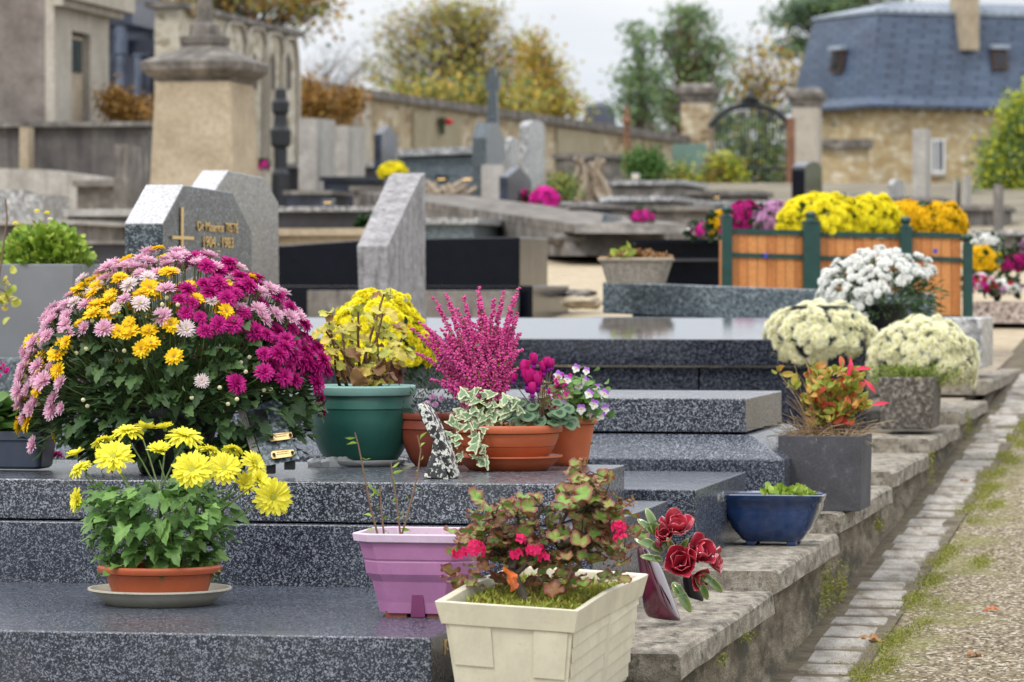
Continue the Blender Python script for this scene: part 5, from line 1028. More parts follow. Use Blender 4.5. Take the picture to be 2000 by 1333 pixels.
# ---- brown pot with heather, small plants
random.seed(50)
c = P(838, 925, 8.97); c.z = CZ - .42; root = thing('planted_pot', 'round dark brown plastic pot with low heather right of the green pot', 'flower pot', c)
pot_round(root, c, .062, .035, .125, M_['terrad'], .004, .014, line=.7, belly=.012)
mb = MB(); Ms = []
for i in range(420): a = rnd(0, 6.28); r = rnd(0, .075); h_ = rnd(0, .11) ; p = np.array(c) + [math.cos(a) * r, math.sin(a) * r, .115 + h_]; Ms.append(leafM(p, rdir(.0, 1) + [0, 0, .6], rdir(), rnd(.008, .016)))
mb.inst(LT['narrow'], Ms); mb.build('foliage', M_['lf_dark'], root)
for px, py in ((845, 775), (835, 788), (850, 790), (862, 778)): M = frame((0, -1, .3), rnd(0, 6), .009, np.array(P(px, py, 8.85))); put('flower', B_['lilac'][0], root, M)
c = P(878, 925, 9.05); c.z = CZ - .42; root = thing('planted_pot', 'orange plastic pot mostly hidden behind the speckled wedge plaque', 'flower pot', c + ZZ * 0)
pot_round(root, c, .058, .040, .118, M_['terra2'], .005, .014, line=.7, soil='drysoil')
# ---- heather trough with cyclamen and ivy: terracotta bowl
random.seed(61); Yb_ = 8.80; c = P(993, 912, Yb_); c.z = CZ - .42; s_ = Yb_ / F
saucer('terracotta saucer under the bowl of heather, cyclamen and ivy', c, .124, .034, 'terra2')
root = thing('planted_bowl', 'terracotta bowl planted with magenta heather, cyclamen and variegated ivy', 'flower pot', c + ZZ * .012); cb = c + ZZ * .012
pot_round(root, cb, .117, .075, .092, M_['terra2'], .007, .017, soil='drysoil', belly=.01, line=.55)
hb = MB(); hs = MB(); hg = MB(); Ms = []; Mg = []; floret = MB(); floret.lathe((0, 0, 0), [(.25, -1), (.8, -.5), (.9, .2), (.5, .9), (.05, 1)], 5); FT = floret.tmpl()
tips = [(845, 580), (870, 572), (905, 574), (935, 560), (940, 590), (965, 583), (985, 568), (1005, 580), (1013, 560), (1010, 610), (818, 625), (800, 640), (1015, 650), (815, 690), (905, 620), (890, 600), (975, 640), (955, 640), (925, 630), (860, 640), (995, 620), (840, 660), (1020, 680), (890, 660), (930, 670), (960, 690), (1000, 690)]
tips += [(rnd(830, 1010), rnd(610, 720)) for _ in range(40)] + [(rnd(835, 1015), rnd(640, 760)) for _ in range(46)]
for i, (px, py) in enumerate(tips):
    Y = Yb_ + .02 + rnd(-.07, .07); p = np.array(P(px, py, Y)); a = np.array(cb) + [-.045 + rnd(-.03, .03), rnd(-.02, .05), .09]
    pp = bez(a, (a * .5 + p * .5) + [(a[0] - p[0]) * .18, 0, .02], p, 9); hs.tube(pp, [.002, .0008], 4)
    full = np.linalg.norm(p - a); n = int(full / .0021)
    for j in range(n):
        t = j / n; u_ = t * (len(pp) - 1); q = pp[int(u_)] * (1 - u_ % 1) + pp[min(len(pp) - 1, int(u_) + 1)] * (u_ % 1)
        if t < .27: Mg += [leafM(q, rdir(-.1, .8), rdir(), rnd(.008, .014)) for _ in range(2)]; continue
        rad = .0140 * (1.05 - t * .72)
        if t > .9 and random.random() < .4: continue
        for _ in range(2): d = rdir(-.5, .4); Ms.append(frame(d, 0, rnd(.0024, .0038), q + d * rad * rnd(.4, 1)))
        if random.random() < .3: Mg.append(leafM(q, rdir(-.1, .8), rdir(), rnd(.005, .009)))
hb.inst(FT, Ms); hg.inst(LT['tiny'], Mg)
h_o = hs.build('heather', M_['lf_bright'], root); hb.build('heather_bells', M_['pt_heather'], h_o); hg.build('heather_leaves', leafmat('heather_green', (.07, .14, .03), (.2, .26, .06)), h_o)
# cyclamen
cy = np.array(cb) + [.075, -.035, .09]; lf = MB(); Ms = []
for i in range(70):
    a = rnd(0, 6.28); r = rnd(.02, .075); p = cy + [math.cos(a) * r * .9, math.sin(a) * r * .6, .02 + rnd(0, .045) - r * .25]; Ms.append(leafM(p, (math.cos(a), math.sin(a), -.35 + rnd(-.2, .2)), (rnd(-.3, .3), -.5, 1), rnd(.026, .038)))
lf.inst(LT['heart'], Ms); cyo = lf.build('cyclamen', M_['lf_cyc'], root, True)
def cyc_flower(p, s):
    mb = MB(); vs = []
    for k in range(5): mb.add(*petal_t(1.0, .62, .35, -.12, 4, .0, 0, .05, R(68 + rnd(-10, 8)), 2 * math.pi * k / 5 + rnd(-.2, .2)))
    mb.lathe((0, 0, 0), [(.1, -.25), (.2, -.1), (.15, .1)], 8)
    m2 = MB(); m2.inst(mb.tmpl(), [frame((rnd(-.15, .15), rnd(-.3, .1), 1), rnd(0, 6), s, p)]); return m2
stm = MB()
for px, py, s in ((1032, 742, .046), (1050, 745, .04), (1062, 720, .03), (1022, 720, .034), (1040, 762, .03), (1004, 740, .022), (1078, 712, .022), (1043, 705, .03), (1070, 712, .028)):
    p = np.array(P(px, py, Yb_ - .05 + rnd(-.03, .03))); cyc_flower(p - [0, 0, s * .4], s).build('cyclamen_flower', M_['pt_cyc'], cyo, True); stem_to(stm, cy, p - [0, 0, s * .5], .0014, .1)
stm.build('cyclamen_stalk', M_['twig'], cyo)
# kalanchoe cluster
mb = MB(); Ms = []
for i in range(90): p = np.array(P(1085 + random.gauss(0, 14), 770 + random.gauss(0, 22), Yb_ - .02 + rnd(-.02, .02))); Ms.append(frame(rdir(0, 1), 0, rnd(.0035, .006), p))
mb.inst(B_['hot'][1], [m for m in Ms[:40]]); mb.build('kalanchoe_flowers', [M_['pt_hot'], M_['pt_hot'], S_], root, True)
mb = MB(); mb.inst(LT['round'], [leafM(np.array(P(rnd(1050, 1110), rnd(740, 800), Yb_ + rnd(-.03, .04))), rdir(-.2, .5), (0, -.5, 1), rnd(.02, .036)) for _ in range(26)]); mb.build('kalanchoe_leaves', M_['lf_ger'], root, True)
# ivy
iv = MB(); vine = MB(); Ms = []
trails = [[(925, 800), (940, 770), (905, 755)], [(940, 800), (915, 800), (900, 790)], [(930, 810), (895, 835), (888, 870), (900, 890)], [(945, 815), (925, 850), (935, 880), (930, 905)], [(960, 810), (985, 790), (975, 770), (950, 760)], [(950, 805), (940, 830), (938, 870), (941, 915)], [(945, 800), (960, 785), (990, 780)], [(920, 810), (885, 840), (876, 865)], [(985, 800), (1000, 790), (1010, 805)], [(915, 770), (895, 765), (930, 780)]]
for tr in trails:
    pp = [np.array(P(x, y, Yb_ - .115 - (.01 if y > 830 else -.02))) for x, y in tr]; vine.tube(pp, .0011, 4)
    for a, b in zip(pp, pp[1:]):
        for t in (0, .35, .7):
            q = a * (1 - t) + b * t + rdir() * .006; Ms.append(leafM(q, np.array([rnd(-1, 1), -.5, rnd(-1.1, .3)]), (rnd(-.4, .4), -1, rnd(.2, .7)), rnd(.022, .037)))
iv.inst(LT['ivy'], Ms); ivo = iv.build('ivy', M_['lf_ivy'], root, True); vine.build('ivy_stem', M_['twig'], ivo)
mb = MB()
for i in range(170): a = rnd(-3.14, 0); p = np.array(cb) + [math.cos(a) * .10 * rnd(.6, 1.1) , math.sin(a) * .10 * rnd(.7, 1.1), .086 + rnd(-.002, .012)]; mb.tube([p, p + rdir() * .012, p + rdir() * .02 + [0, 0, -.004]], .0006, 3)
tag(mb.build('dry_moss', M_['lf_dry'], root), kind='stuff')
# ---- terracotta pot with violas behind
random.seed(70); c = P(1110, 915, 9.02); c.z = CZ - .42; root = thing('potted_violas', 'tapered terracotta pot of white and purple violas at the right of the slab', 'flower pot', c)
pot_round(root, c, .062, .045, .112, M_['terra2'], .007, .014, n=4 * 10)
vb = MB()
for k, (a, s) in enumerate(((60, 1.05), (120, 1.05), (195, .85), (345, .85), (270, 1.0))): vb.add(*petal_t(s, .85, .1, .2, 3, 0, 0 if k < 2 else 2, .05, R(8), R(a)))
vb.lathe((0, 0, .03), [(.14, -.02), (.12, .06), (.02, .09)], 7, 1); vm = bpy.data.meshes.new('viola'); vm.from_pydata(vb.v, [], vb.f); vm.materials.append(M_['pt_viola']); vm.materials.append(M_['pt_gold']); vm.materials.append(M_['pt_white']); vm.polygons.foreach_set('material_index', vb.m); at = vm.attributes.new('edge', 'FLOAT', 'POINT'); at.data.foreach_set('value', vb.a)
stm = MB()
for px, py in ((1090, 735), (1108, 742), (1125, 720), (1143, 745), (1165, 758), (1180, 770), (1160, 790), (1150, 808), (1135, 800), (1172, 812), (1118, 765), (1100, 790), (1150, 770), (1145, 725), (1130, 755), (1182, 800)):
    p = np.array(P(px, py, 8.95 + rnd(-.05, .05))); put('flower', vm, root, frame((rnd(-.3, .4), -1, rnd(0, .4)), rnd(-.3, .3), rnd(.010, .014), p)); stem_to(stm, np.array(c) + [0, 0, .1], p, .001, .15)
stm.build('stems', S_, root); mb = MB(); mb.inst(LT['round'], [leafM(np.array(P(random.gauss(1128, 24), random.gauss(785, 24), 8.99 + rnd(-.06, .06))), rdir(-.3, .7), rdir() + [0, -.4, 1], rnd(.012, .024)) for _ in range(330)]); mb.build('foliage', M_['lf_daisy'], root)
# ---- black and white speckled wedge plaque
g = G('speckled_terrazzo'); n1 = g.ramp(g.noise(95, 3, .5), [(.50, (.015, .015, .017)), (.56, (.66, .68, .60))]); terr = g.fin(g.mix(g.ramp(g.noise(300, 2), [(.55, (0, 0, 0)), (.65, (1, 1, 1))]), n1, (.02, .02, .02)), .25, .5)
c = P(858, 938, 8.36); root = thing('memorial_plaque', 'black and white speckled wedge plaque standing on the slab edge', 'plaque', c)
q = lambda x, y, d=0: P(x, y, 8.36 + d)
mb = MB(); v = [q(826, 933), q(876, 938), q(888, 930, .06), q(836, 925, .10), q(852, 858, .02), q(866, 862, .015), q(858, 842, .05), q(848, 846, .06)]
mb.add(v, [(0, 3, 2, 1), (0, 1, 5, 4), (1, 2, 6, 5), (2, 3, 7, 6), (3, 0, 4, 7), (4, 5, 6, 7)]); mb.build('foot', terr, root, bevel=.002)
mb = MB(); mb.prism([q(852, 872, -.004), q(880, 936, -.004), q(888, 935, -.004), q(876, 885, -.004), q(843, 815, -.004), q(823, 789, -.004), q(815, 790, -.004), q(817, 806, -.004), q(838, 850, -.004)], (.012, .05, .004)); mb.build('plate', terr, root, bevel=.003)
mb = MB(); mb.prism([q(846, 806, .035), q(856, 824, .035), q(888, 920, .035), q(890, 934, .035), q(884, 934, .035), q(850, 840, .035), q(840, 808, .035)], (.006, .03, 0)); mb.build('front_panel', M_['granite_d'], root, bevel=.001)
for x, y in ((875, 856), (880, 872), (890, 895), (893, 914)): mb = MB(); mb.lathe(q(x, y, .05), [(.001, -.005), (.005, -.002), (.004, .004), (.001, .005)], 8); mb.build('screw', M_['blackp'], root)
# ---- lavender planter
random.seed(80); Yl = 7.42; s_ = Yl / F; c = P(812, 1212, Yl); c.z = CZ - .641; c = c + V * .085
root = thing('lavender_planter', 'faded lavender plastic trough with weedy stems on the nearest slab', 'planter', c); hx = 114 * s_ + .012; hy = .115; H_ = 166 * s_
def octo(hx, hy, k=.32): 
    e = min(hx, hy) * k; return [(hx, -hy + e), (hx, hy - e), (hx - e, hy), (-hx + e, hy), (-hx, hy - e), (-hx, -hy + e), (-hx + e, -hy), (hx - e, -hy)]
def osec(z, kx, ky, k=.32): return [c + U * x + V * y + ZZ * z for x, y in octo(hx * kx, hy * ky, k)]
al = .06
mb = MB(); mb.ring([osec(.008, .63, .70), osec(.03, .66, .72), osec(.07, .74, .8), osec(.085, .82, .87), osec(.108, .85, .89), osec(.1095, .845, .885), osec(.112, .845, .885), osec(.1135, .86, .9), osec(H_ - .018, .93, .94), osec(H_ - .02, .9, .9), osec(.10, .8, .84), osec(.10, .5, .5)], close1=True); mb.build('body', M_['lav'], root, bevel=.0015)
mb = MB(); mb.ring([osec(H_ - .016, .92, .92), osec(H_ - .0165, 1.0, 1.0), osec(H_ - .002, 1.02, 1.02), osec(H_, .99, .99), osec(H_ - .001, .93, .93), osec(H_ - .03, .905, .90)], close0=False, close1=False); mb.build('rim', M_['lavrim'], root, bevel=.001)
mb = MB()
for x0 in (-.5, .16): mb.box(c + U * hx * x0 - V * hy * .66, U * hx * .34, V * hy * 1.3, ZZ * .012)
mb.build('foot', M_['terrad'], root)
mb = MB(); mb.prism([c + U * (hx * .03 - .014) - V * (hy * .725) + ZZ * .002, c + U * (hx * .03 + .014) - V * (hy * .725) + ZZ * .002, c + U * (hx * .03 + .011) - V * (hy * .755) + ZZ * .045, c + U * (hx * .03 - .011) - V * (hy * .755) + ZZ * .045], V * .02); mb.build('drain_notch', plastic('lavender_shade', (.2, .04, .13)), root)  # solid piece; the shade of a recess is put into its darker purple
mb = MB(); mb.add([c + U * x + V * y + ZZ * (H_ - .022) for x, y in octo(hx * .9, hy * .9)], [tuple(range(8))]); mb.build('soil', M_['drysoil'], root)
stm = MB(); Ms = []
for pts_ in ([(738, 1045), (722, 985), (712, 930), (700, 870), (693, 845)], [(782, 1045), (775, 980), (766, 930), (764, 905)], [(785, 1045), (800, 990), (815, 930), (822, 880), (815, 850)], [(750, 1045), (745, 1000), (742, 950)]):
    pp = [np.array(P(x, y, Yl + .09)) for x, y in pts_]; stm.tube(pp, [.0022, .0012], 5)
    for a, b in zip(pp, pp[1:]):
        for t in (.2, .6): Ms.append(leafM(a * (1 - t) + b * t, rdir(-.4, .8), rdir(), rnd(.016, .032)))
stm.build('stems', M_['twig'], root); mb = MB(); mb.inst(LT['narrow'], Ms); mb.inst(LT['narrow'], [leafM(np.array(c) + [rnd(-.08, .09), rnd(-.07, .07), H_ - .02], rdir(.4, 1), rdir(), rnd(.008, .02)) for _ in range(40)]); mb.build('foliage', M_['lf_bright'], root)
# ---- cream planter with geranium
random.seed(90); Yk = 6.8; frc = P(1121, 1190, Yk); Wq, Dq, Hq = .235, .52, .20
fu = Vector((.998, -.06, 0)).normalized(); fv = Vector((.265, .965, 0)).normalized(); tl = lambda a, d: -a * .07 + d * .065
root = thing('cream_planter', 'large cream woven pattern plastic planter with a straggly red geranium at the bottom', 'planter', frc - ZZ * Hq)
def cp(a, d, z, o=0):   # a: 0..1 from left to right, d: 0..1 front to back, z: 0 bottom .. 1 top, o outward
    tp = .80 + .20 * z; ax = (a - .5) * tp + .5; dx = (d - .5) * (1 - (1 - tp) * .55) + .5
    return frc + fu * ((ax - 1) * Wq + o * ((a > .5) - (a < .5))) + fv * (dx * Dq + o * ((d > .5) - (d < .5))) + ZZ * ((z - 1) * Hq + (1 - a) * .016 + d * .026 + (.003 * math.sin(d * 6.2 - 1.2) if z > .8 else 0))
def ringp(z, o=0, n=14): 
    return [cp(1, i / n, z, o) for i in range(n)] + [cp(1 - i / 4, 1, z, o) for i in range(4)] + [cp(0, 1 - i / n, z, o) for i in range(n)] + [cp(i / 4, 0, z, o) for i in range(4)]
def rsh(pts, k): 
    cc = sum(pts, Vector()) / len(pts); return [cc + Vector(((p - cc).x * k, (p - cc).y * k, (p - cc).z)) for p in pts]
mb = MB(); mb.ring([ringp(0), ringp(.35), ringp(.80)], close1=False); mb.ring([rsh(ringp(.98), .955), rsh(ringp(.8), .945), rsh(ringp(.72), .93)], close0=False, close1=False); mb.build('body', M_['cream'], root)
mb = MB(); mb.ring([ringp(.79, .003), ringp(.785, .006), ringp(1.0, .010), [p + ZZ * .002 for p in ringp(1.0, .006)], rsh(ringp(.998, .0), .965), rsh(ringp(.93), .955)], close0=False, close1=False); mb.build('rim', M_['cream'], root, bevel=.001)
wv = MB()
for c0, c1 in ((.015, .52), (.545, .985)):
    for r_ in range(6):
        z0 = -.03 + r_ * .135 + (.02 if c0 > .5 else 0); z1 = z0 + .128
        if z1 > .80: continue
        zz_ = [max(0.002, z0), max(0.002, z0 + .05), z1 + .045 if z1 + .045 < .785 else .785, min(z1, .785)]
        wv = MB(); wv.add([cp(1, c0, zz_[0], .0035), cp(1, c1, zz_[1], .0035), cp(1, c1, zz_[2], .0006), cp(1, c0, zz_[3], .0006), cp(1, c0, zz_[0]), cp(1, c1, zz_[1]), cp(1, c1, zz_[2]), cp(1, c0, zz_[3])], [(0, 1, 2, 3), (4, 5, 1, 0), (5, 6, 2, 1), (6, 7, 3, 2), (7, 4, 0, 3)]); wv.build('slat', M_['cream'], root)
wv = MB(); wv.add([cp(1, .515, 0, .006), cp(1, .55, 0, .006), cp(1, .55, .785, .005), cp(1, .515, .785, .005), cp(1, .515, 0), cp(1, .55, 0), cp(1, .55, .785), cp(1, .515, .785)], [(0, 1, 2, 3), (5, 6, 2, 1), (6, 7, 3, 2), (7, 4, 0, 3)]); wv.build('rib', M_['cream'], root)
for a0, a1, zb_ in ((.03, .36, .42), (.70, .97, .36), (.36, .70, -.0)):
    for z0, z1, o_ in ((zb_, .785, .0028), ) if zb_ > 0 else (): 
        wv = MB(); wv.add([cp(a0, 0, z0, .0) - fv * .003, cp(a1, 0, z0, 0) - fv * .003, cp(a1, 0, z1) - fv * .003, cp(a0, 0, z1) - fv * .003, cp(a0, 0, z0), cp(a1, 0, z0), cp(a1, 0, z1), cp(a0, 0, z1)], [(0, 1, 2, 3), (4, 5, 1, 0), (5, 6, 2, 1), (6, 7, 3, 2), (7, 4, 0, 3)]); wv.build('raised_panel', M_['cream'], root)
mb = MB(); mb.add([p - ZZ * .028 for p in rsh(ringp(1.0), .93)], [tuple(range(36))]); mb.build('soil', M_['soil'], root)
mb = MB(); Ms = []
for i in range(4200):
    a, d = rnd(.05, .97), rnd(.04, .94)
    p = np.array(cp(a * .92 + .03, d, 1)) + [0, 0, -.03 + rnd(0, .014)]; Ms.append(leafM(p, rdir(.2, 1), rdir(), rnd(.010, .022)))
mb.inst(LT['narrow'], Ms); tag(mb.build('moss_carpet', leafmat('planter_moss', (.2, .26, .03), (.38, .42, .06), (.3, .2, .06)), root), kind='stuff')
# geranium
stm = MB(); Ms = []; Mr = []; g0 = np.array(cp(.52, .25, 1)) - [0, 0, .03]; Yg = 7.0
nodes = [((1000, 1110), (985, 1050), (960, 1000)), ((1000, 1110), (1035, 1040), (1060, 990)), ((1010, 1120), (1090, 1040), (1135, 960)), ((1040, 1110), (1130, 1050), (1200, 1010)), ((1000, 1110), (1020, 1060), (1010, 1000)), ((1135, 1010), (1140, 960), (1142, 930)), ((1010, 1100), (950, 1070), (930, 1060)), ((1030, 1100), (1100, 1080), (1170, 1080)), ((1130, 1010), (1165, 985), (1185, 990)), ((1100, 1060), (1180, 1050), (1225, 1050))]
for tr in nodes:
    pp = bez(*[np.array(P(x, y, Yg + rnd(-.02, .06))) for x, y in tr], 8); stm.tube(pp, [.0052, .0026], 6)
    for q in pp[2:]:
        for k in range(4):
            e = q + rdir(-.5, 1) * rnd(.012, .045) * [1, 1.3, 1]; stm.tube([q, (q + e) / 2 + [0, 0, .006], e], .0011, 4); up = rdir() * .55 + [0, -.45, .9]
            (Ms if (e[0] < P(1010, 0, Yg).x and e[2] < P(0, 1040, Yg).z) or random.random() < .74 else Mr).append(leafM(e, rdir(-.6, .5), up, rnd(.022, .047)))
for i in range(110):
    px, py = rnd(885, 1225), rnd(1040, 1150); e = np.array(P(px, py, Yg + rnd(-.04, .12))); (Ms if random.random() < .6 else Mr).append(leafM(e, rdir(-.6, .5), rdir() * .5 + [0, -.4, .9], rnd(.022, .044)))
stm.tube([g0, np.array(P(1003, 1120, Yg)), np.array(P(995, 1075, Yg))], [.009, .006], 8)
stm.build('stems', M_['bark'], root, True); mb = MB(); mb.inst(LT['ger'], Ms); mb.build('foliage', M_['lf_ger'], root, True); mb = MB(); mb.inst(LT['ger'], Mr); mb.build('reddened_foliage', M_['lf_gerd'], root, True)
def gfl(px, py, n, r, Y=6.95, name='flower_head'):
    mb = MB(); cc = np.array(P(px, py, Y))
    for i in range(n):
        d = rdir(-.3, 1); d[1] = -abs(d[1]); p = cc + d * r * [1, .7, .8]; sub = MB()
        for k in range(5): sub.add(*petal_t(.010, .0085, .1, .1, 2, 0, 0, .001, R(12), 2 * math.pi * k / 5))
        mb.inst(sub.tmpl(), [frame(d, rnd(0, 6), 1, p)])
    mb.build(name, M_['pt_ger'], root, True)
for a in ((925, 1075, 13, .020), (897, 1080, 4, .010), (1045, 1075, 8, .014), (1015, 1055, 3, .009), (1208, 1030, 7, .010), (1212, 1050, 4, .009), (1008, 1082, 3, .008), (1062, 1090, 3, .006)): gfl(*a)
for px, py, n in ((1140, 903, 26), (1185, 935, 14), (1125, 945, 16), (1236, 980, 9), (1180, 975, 7), (963, 1065, 12), (1228, 1090, 6)):
    cc = np.array(P(px, py, 7.03)); mb = MB(); mb.inst(LT['oval'], [leafM(cc + rdir() * .003, rdir(), rdir(), rnd(.007, .013)) for _ in range(n)]); 
    mb.tube([cc, np.array(P(1142 + (px - 1142) * .6, max(py + 20, 960), 7.03))], .001, 4); mb.build('dead_flower_head', M_['lf_dry'], root)
mb = MB(); mb.inst(LT['hyd'], [leafM(np.array(P(1000, 1156, 6.93)), (-.1, .3, 1), (.9, -.7, 0), .05)]); mb.build('orange_leaf', plain('orange_leaf', (.66, .15, .03), .5, .3, 60), root, True)
# ---- ceramic roses
random.seed(95); Yr = 7.95; g = G('aubergine_glaze'); aub = g.fin(g.ramp(g.noise(9, 4), [(.35, (.035, .006, .012)), (.55, (.10, .012, .03)), (.7, (.03, .02, .06))]), .12, .6, coat=.6)
g = G('red_glaze'); redg = g.fin(g.mix(g.math('MULTIPLY', g.attr(), .9), (.16, .006, .02), (.50, .035, .065)), .14, .6, coat=.8)
g = G('green_glaze'); grg = g.fin(g.ramp(g.attr(), [(.2, (.05, .12, .02)), (.8, (.12, .19, .04)), (1, (.24, .28, .09))]), .18, .5, coat=.7)
c = P(1310, 1210, Yr); root = thing('ceramic_roses', 'glazed ceramic ornament of dark red flowers on an aubergine folded base', 'ornament', c)
q = lambda x, y, d=0: P(x, y, Yr + d)
def sheet(rows, th, mat, name, vec=(0, .02, 0)):
    mb = MB(); n = len(rows[0]); fr = [p for r in rows for p in r]; bk = [p + Vector(vec) for p in fr]; N_ = len(fr); fs = []
    for i in range(len(rows) - 1):
        for j in range(n - 1): a = i * n + j; fs += [(a, a + 1, a + n + 1, a + n), (N_ + a, N_ + a + n, N_ + a + n + 1, N_ + a + 1)]
    m_ = len(rows)
    for j in range(n - 1): fs += [(j, N_ + j, N_ + j + 1, j + 1), ((m_ - 1) * n + j, (m_ - 1) * n + j + 1, N_ + (m_ - 1) * n + j + 1, N_ + (m_ - 1) * n + j)]
    for i in range(m_ - 1): fs += [(i * n, (i + 1) * n, N_ + (i + 1) * n, N_ + i * n), (i * n + n - 1, N_ + i * n + n - 1, N_ + (i + 1) * n + n - 1, (i + 1) * n + n - 1)]
    mb.add(fr + bk, fs); o = mb.build(name, mat, root, True); s2 = o.modifiers.new('sub', 'SUBSURF'); s2.levels = 2; s2.render_levels = 2; return o
sheet([[q(1257, 1206), q(1275, 1211, -.02), q(1305, 1215, -.03), q(1330, 1216, -.01), q(1332, 1214, .02)], [q(1253, 1150), q(1275, 1160, -.03), q(1298, 1170, -.035), q(1312, 1180, -.015), q(1320, 1180, .02)], [q(1245, 1095), q(1262, 1105, -.02), q(1275, 1120, -.03), q(1290, 1135, -.01), q(1305, 1140, .03)], [q(1243, 1066), q(1252, 1064, -.01), q(1262, 1064, -.015), q(1272, 1085, 0), q(1290, 1100, .04)]], .02, aub, 'base')
sheet([[q(1340, 1166, .02), q(1352, 1172, .01), q(1365, 1172, .02)], [q(1335, 1150, .02), q(1355, 1150, .0), q(1380, 1182, .03)], [q(1330, 1120, .02), q(1350, 1115, .0), q(1368, 1140, .03)]], .02, M_['blackp'], 'base', (0, .012, 0))
def rose(px, py, s, d, dy=-.03):
    sub = MB()
    for n, L_, Wd, el, ro in ((4, 1.05, 1.0, 26, 0), (3, .88, .95, 50, .8), (2, .7, .85, 68, .3)):
        for k in range(n): v, f, m, a = petal_t(L_ * rnd(.85, 1.1), Wd, .32, -.28 if el < 60 else .1, 6, rnd(-.18, -.05), 0, .05, R(el + rnd(-8, 8)), 2 * math.pi * k / n + ro + rnd(-.2, .2)); sub.add(v, f, m, a)
    mb = MB(); mb.inst(sub.tmpl(), [frame(d, rnd(0, 6), s, np.array(q(px, py, dy)))]); o = mb.build('rose', redg, root, True); so = o.modifiers.new('thick', 'SOLIDIFY'); so.thickness = .0026; s2 = o.modifiers.new('sub', 'SUBSURF'); s2.levels = 1; s2.render_levels = 1
rose(1318, 1040, .042, (.15, -.6, .75)); rose(1357, 1085, .045, (.55, -.65, .4)); rose(1328, 1105, .048, (.0, -.85, .35), -.045); rose(1383, 1098, .032, (.9, -.3, .1), .0); rose(1300, 1048, .028, (-.2, -.8, .4), -.03); rose(1362, 1128, .026, (.4, -.8, -.2), -.02)
for px, py, L_, d in ((1285, 1050, .065, (-.35, -.2, 1)), (1280, 1045, .05, (-.9, -.1, .9)), (1300, 1078, .07, (-1, -.2, .5)), (1297, 1095, .05, (-1, -.3, .25)), (1318, 1085, .05, (-.2, -.7, .6)), (1312, 1135, .075, (.55, -.4, -.8)), (1365, 1118, .065, (.8, -.1, -.6)), (1358, 1122, .06, (.5, -.1, -.9)), (1310, 1075, .04, (-.7, -.3, .9)), (1325, 1078, .045, (.3, -.8, .5))):
    mb = MB(); mb.inst(LT['lance'], [leafM(np.array(q(px, py, -.03)), d, (.1, -1, .25), L_)]); o = mb.build('leaf', grg, root, True); so = o.modifiers.new('thick', 'SOLIDIFY'); so.thickness = .003; s2 = o.modifiers.new('sub', 'SUBSURF'); s2.levels = 1; s2.render_levels = 1
mb = MB(); mb.lathe(q(1286, 1062, -.04), [(.001, -.012), (.009, -.004), (.008, .008), (.001, .018)], 10); mb.build('rose_bud', redg, root, True)
# ---- blue glazed pot
g = G('blue_glaze'); zf = g.noise(40, 3); bl = g.fin(g.mix(g.math('MULTIPLY', g.noise(12, 5), .8), (.003, .014, .06), (.008, .06, .22)), .1, .6, coat=.8)
random.seed(97); Ybp = 9.85; s_ = Ybp / F; c = P(1506, 1062, Ybp - .12); c.z = .343; c = c + V * .05
root = thing('blue_planter', 'dark blue glazed ceramic trough with a small green succulent on the coping', 'planter', c)
mb = MB(); hh = 100 * s_; hx = 95 * s_; hy = .085
mb.loft(c, [(.010, hx * .52, hy * .6, .02), (.014, hx * .60, hy * .68, .022), (.045, hx * .80, hy * .84, .025), (.085, hx * .94, hy * .95, .022), (hh - .022, hx * 1.0, hy, .02), (hh - .018, hx * 1.05, hy * 1.06, .018), (hh - .002, hx * 1.08, hy * 1.12, .016), (hh, hx * 1.06, hy * 1.08, .015), (hh - .004, hx * .98, hy * .94, .014), (hh - .03, hx * .93, hy * .88, .014)], cap=False); o = mb.build('body', bl, root, True); o.modifiers.new('es', 'EDGE_SPLIT').split_angle = R(48)
mb = MB(); mb.loft(c, [(hh - .022, hx * .96, hy * .9, .014)], cap=True); mb.build('soil', M_['soil'], root)
for sx, sy in ((.42, -.5), (-.42, -.5), (.42, .5), (-.42, .5)): mb = MB(); mb.cbox(c + U * hx * sx + V * hy * sy - ZZ * .0, .026, .02, .016); mb.build('foot', bl, root, bevel=.004)
mb = MB(); Ms = []
for i in range(190): p = np.array(c + U * rnd(-.2, .9) * hx * .85 + V * rnd(-.8, .8) * hy + ZZ * (hh - .012)); Ms.append(leafM(p + [0, 0, rnd(0, .016)], rdir(.1, 1), rdir(), rnd(.014, .032)))
mb.inst(LT['oval'], Ms); mb.inst(LT['tiny'], [leafM(np.array(c + U * rnd(-.9, 0) * hx * .85 + V * rnd(-.8, .8) * hy + ZZ * (hh - .02)), rdir(.1, 1), rdir(), .008) for _ in range(80)]); mb.build('foliage', M_['lf_bright'], root)
# ---- grey cube planter
random.seed(98); Yq = 10.38; s_ = Yq / F; fr = P(1680, 1002, Yq); fr.z = .392; W1 = 158 * s_; D1 = .28; H1 = 147 * s_
root = thing('cube_planter', 'square dark grey fibre stone planter with red tipped leaves and dry stalks', 'planter', fr); slc = stone('dark_fibrestone', [(.3, (.055, .055, .062)), (.6, (.085, .085, .095)), (.8, (.12, .12, .13))], 10, stain=(.2, .2, .21), st_sc=40, st=(.6, .8), fine=150, bump=.4, bd=.002)
o0 = fr - U * W1; mb = MB(); t = .011
def cub(k, z, ins=0): return [o0 + U * ins + V * ins - (U + V) * k + ZZ * z, fr - U * ins + V * ins + (U - V) * k + ZZ * z, fr + V * D1 - U * ins - V * ins + (U + V) * k + ZZ * z, o0 + V * D1 + U * ins - V * ins + (V - U) * k + ZZ * z]
mb.ring([cub(0, 0), cub(.004, H1), cub(.004, H1, t), cub(.003, H1 - .02, t)]); mb.build('body', slc, root, bevel=.002)
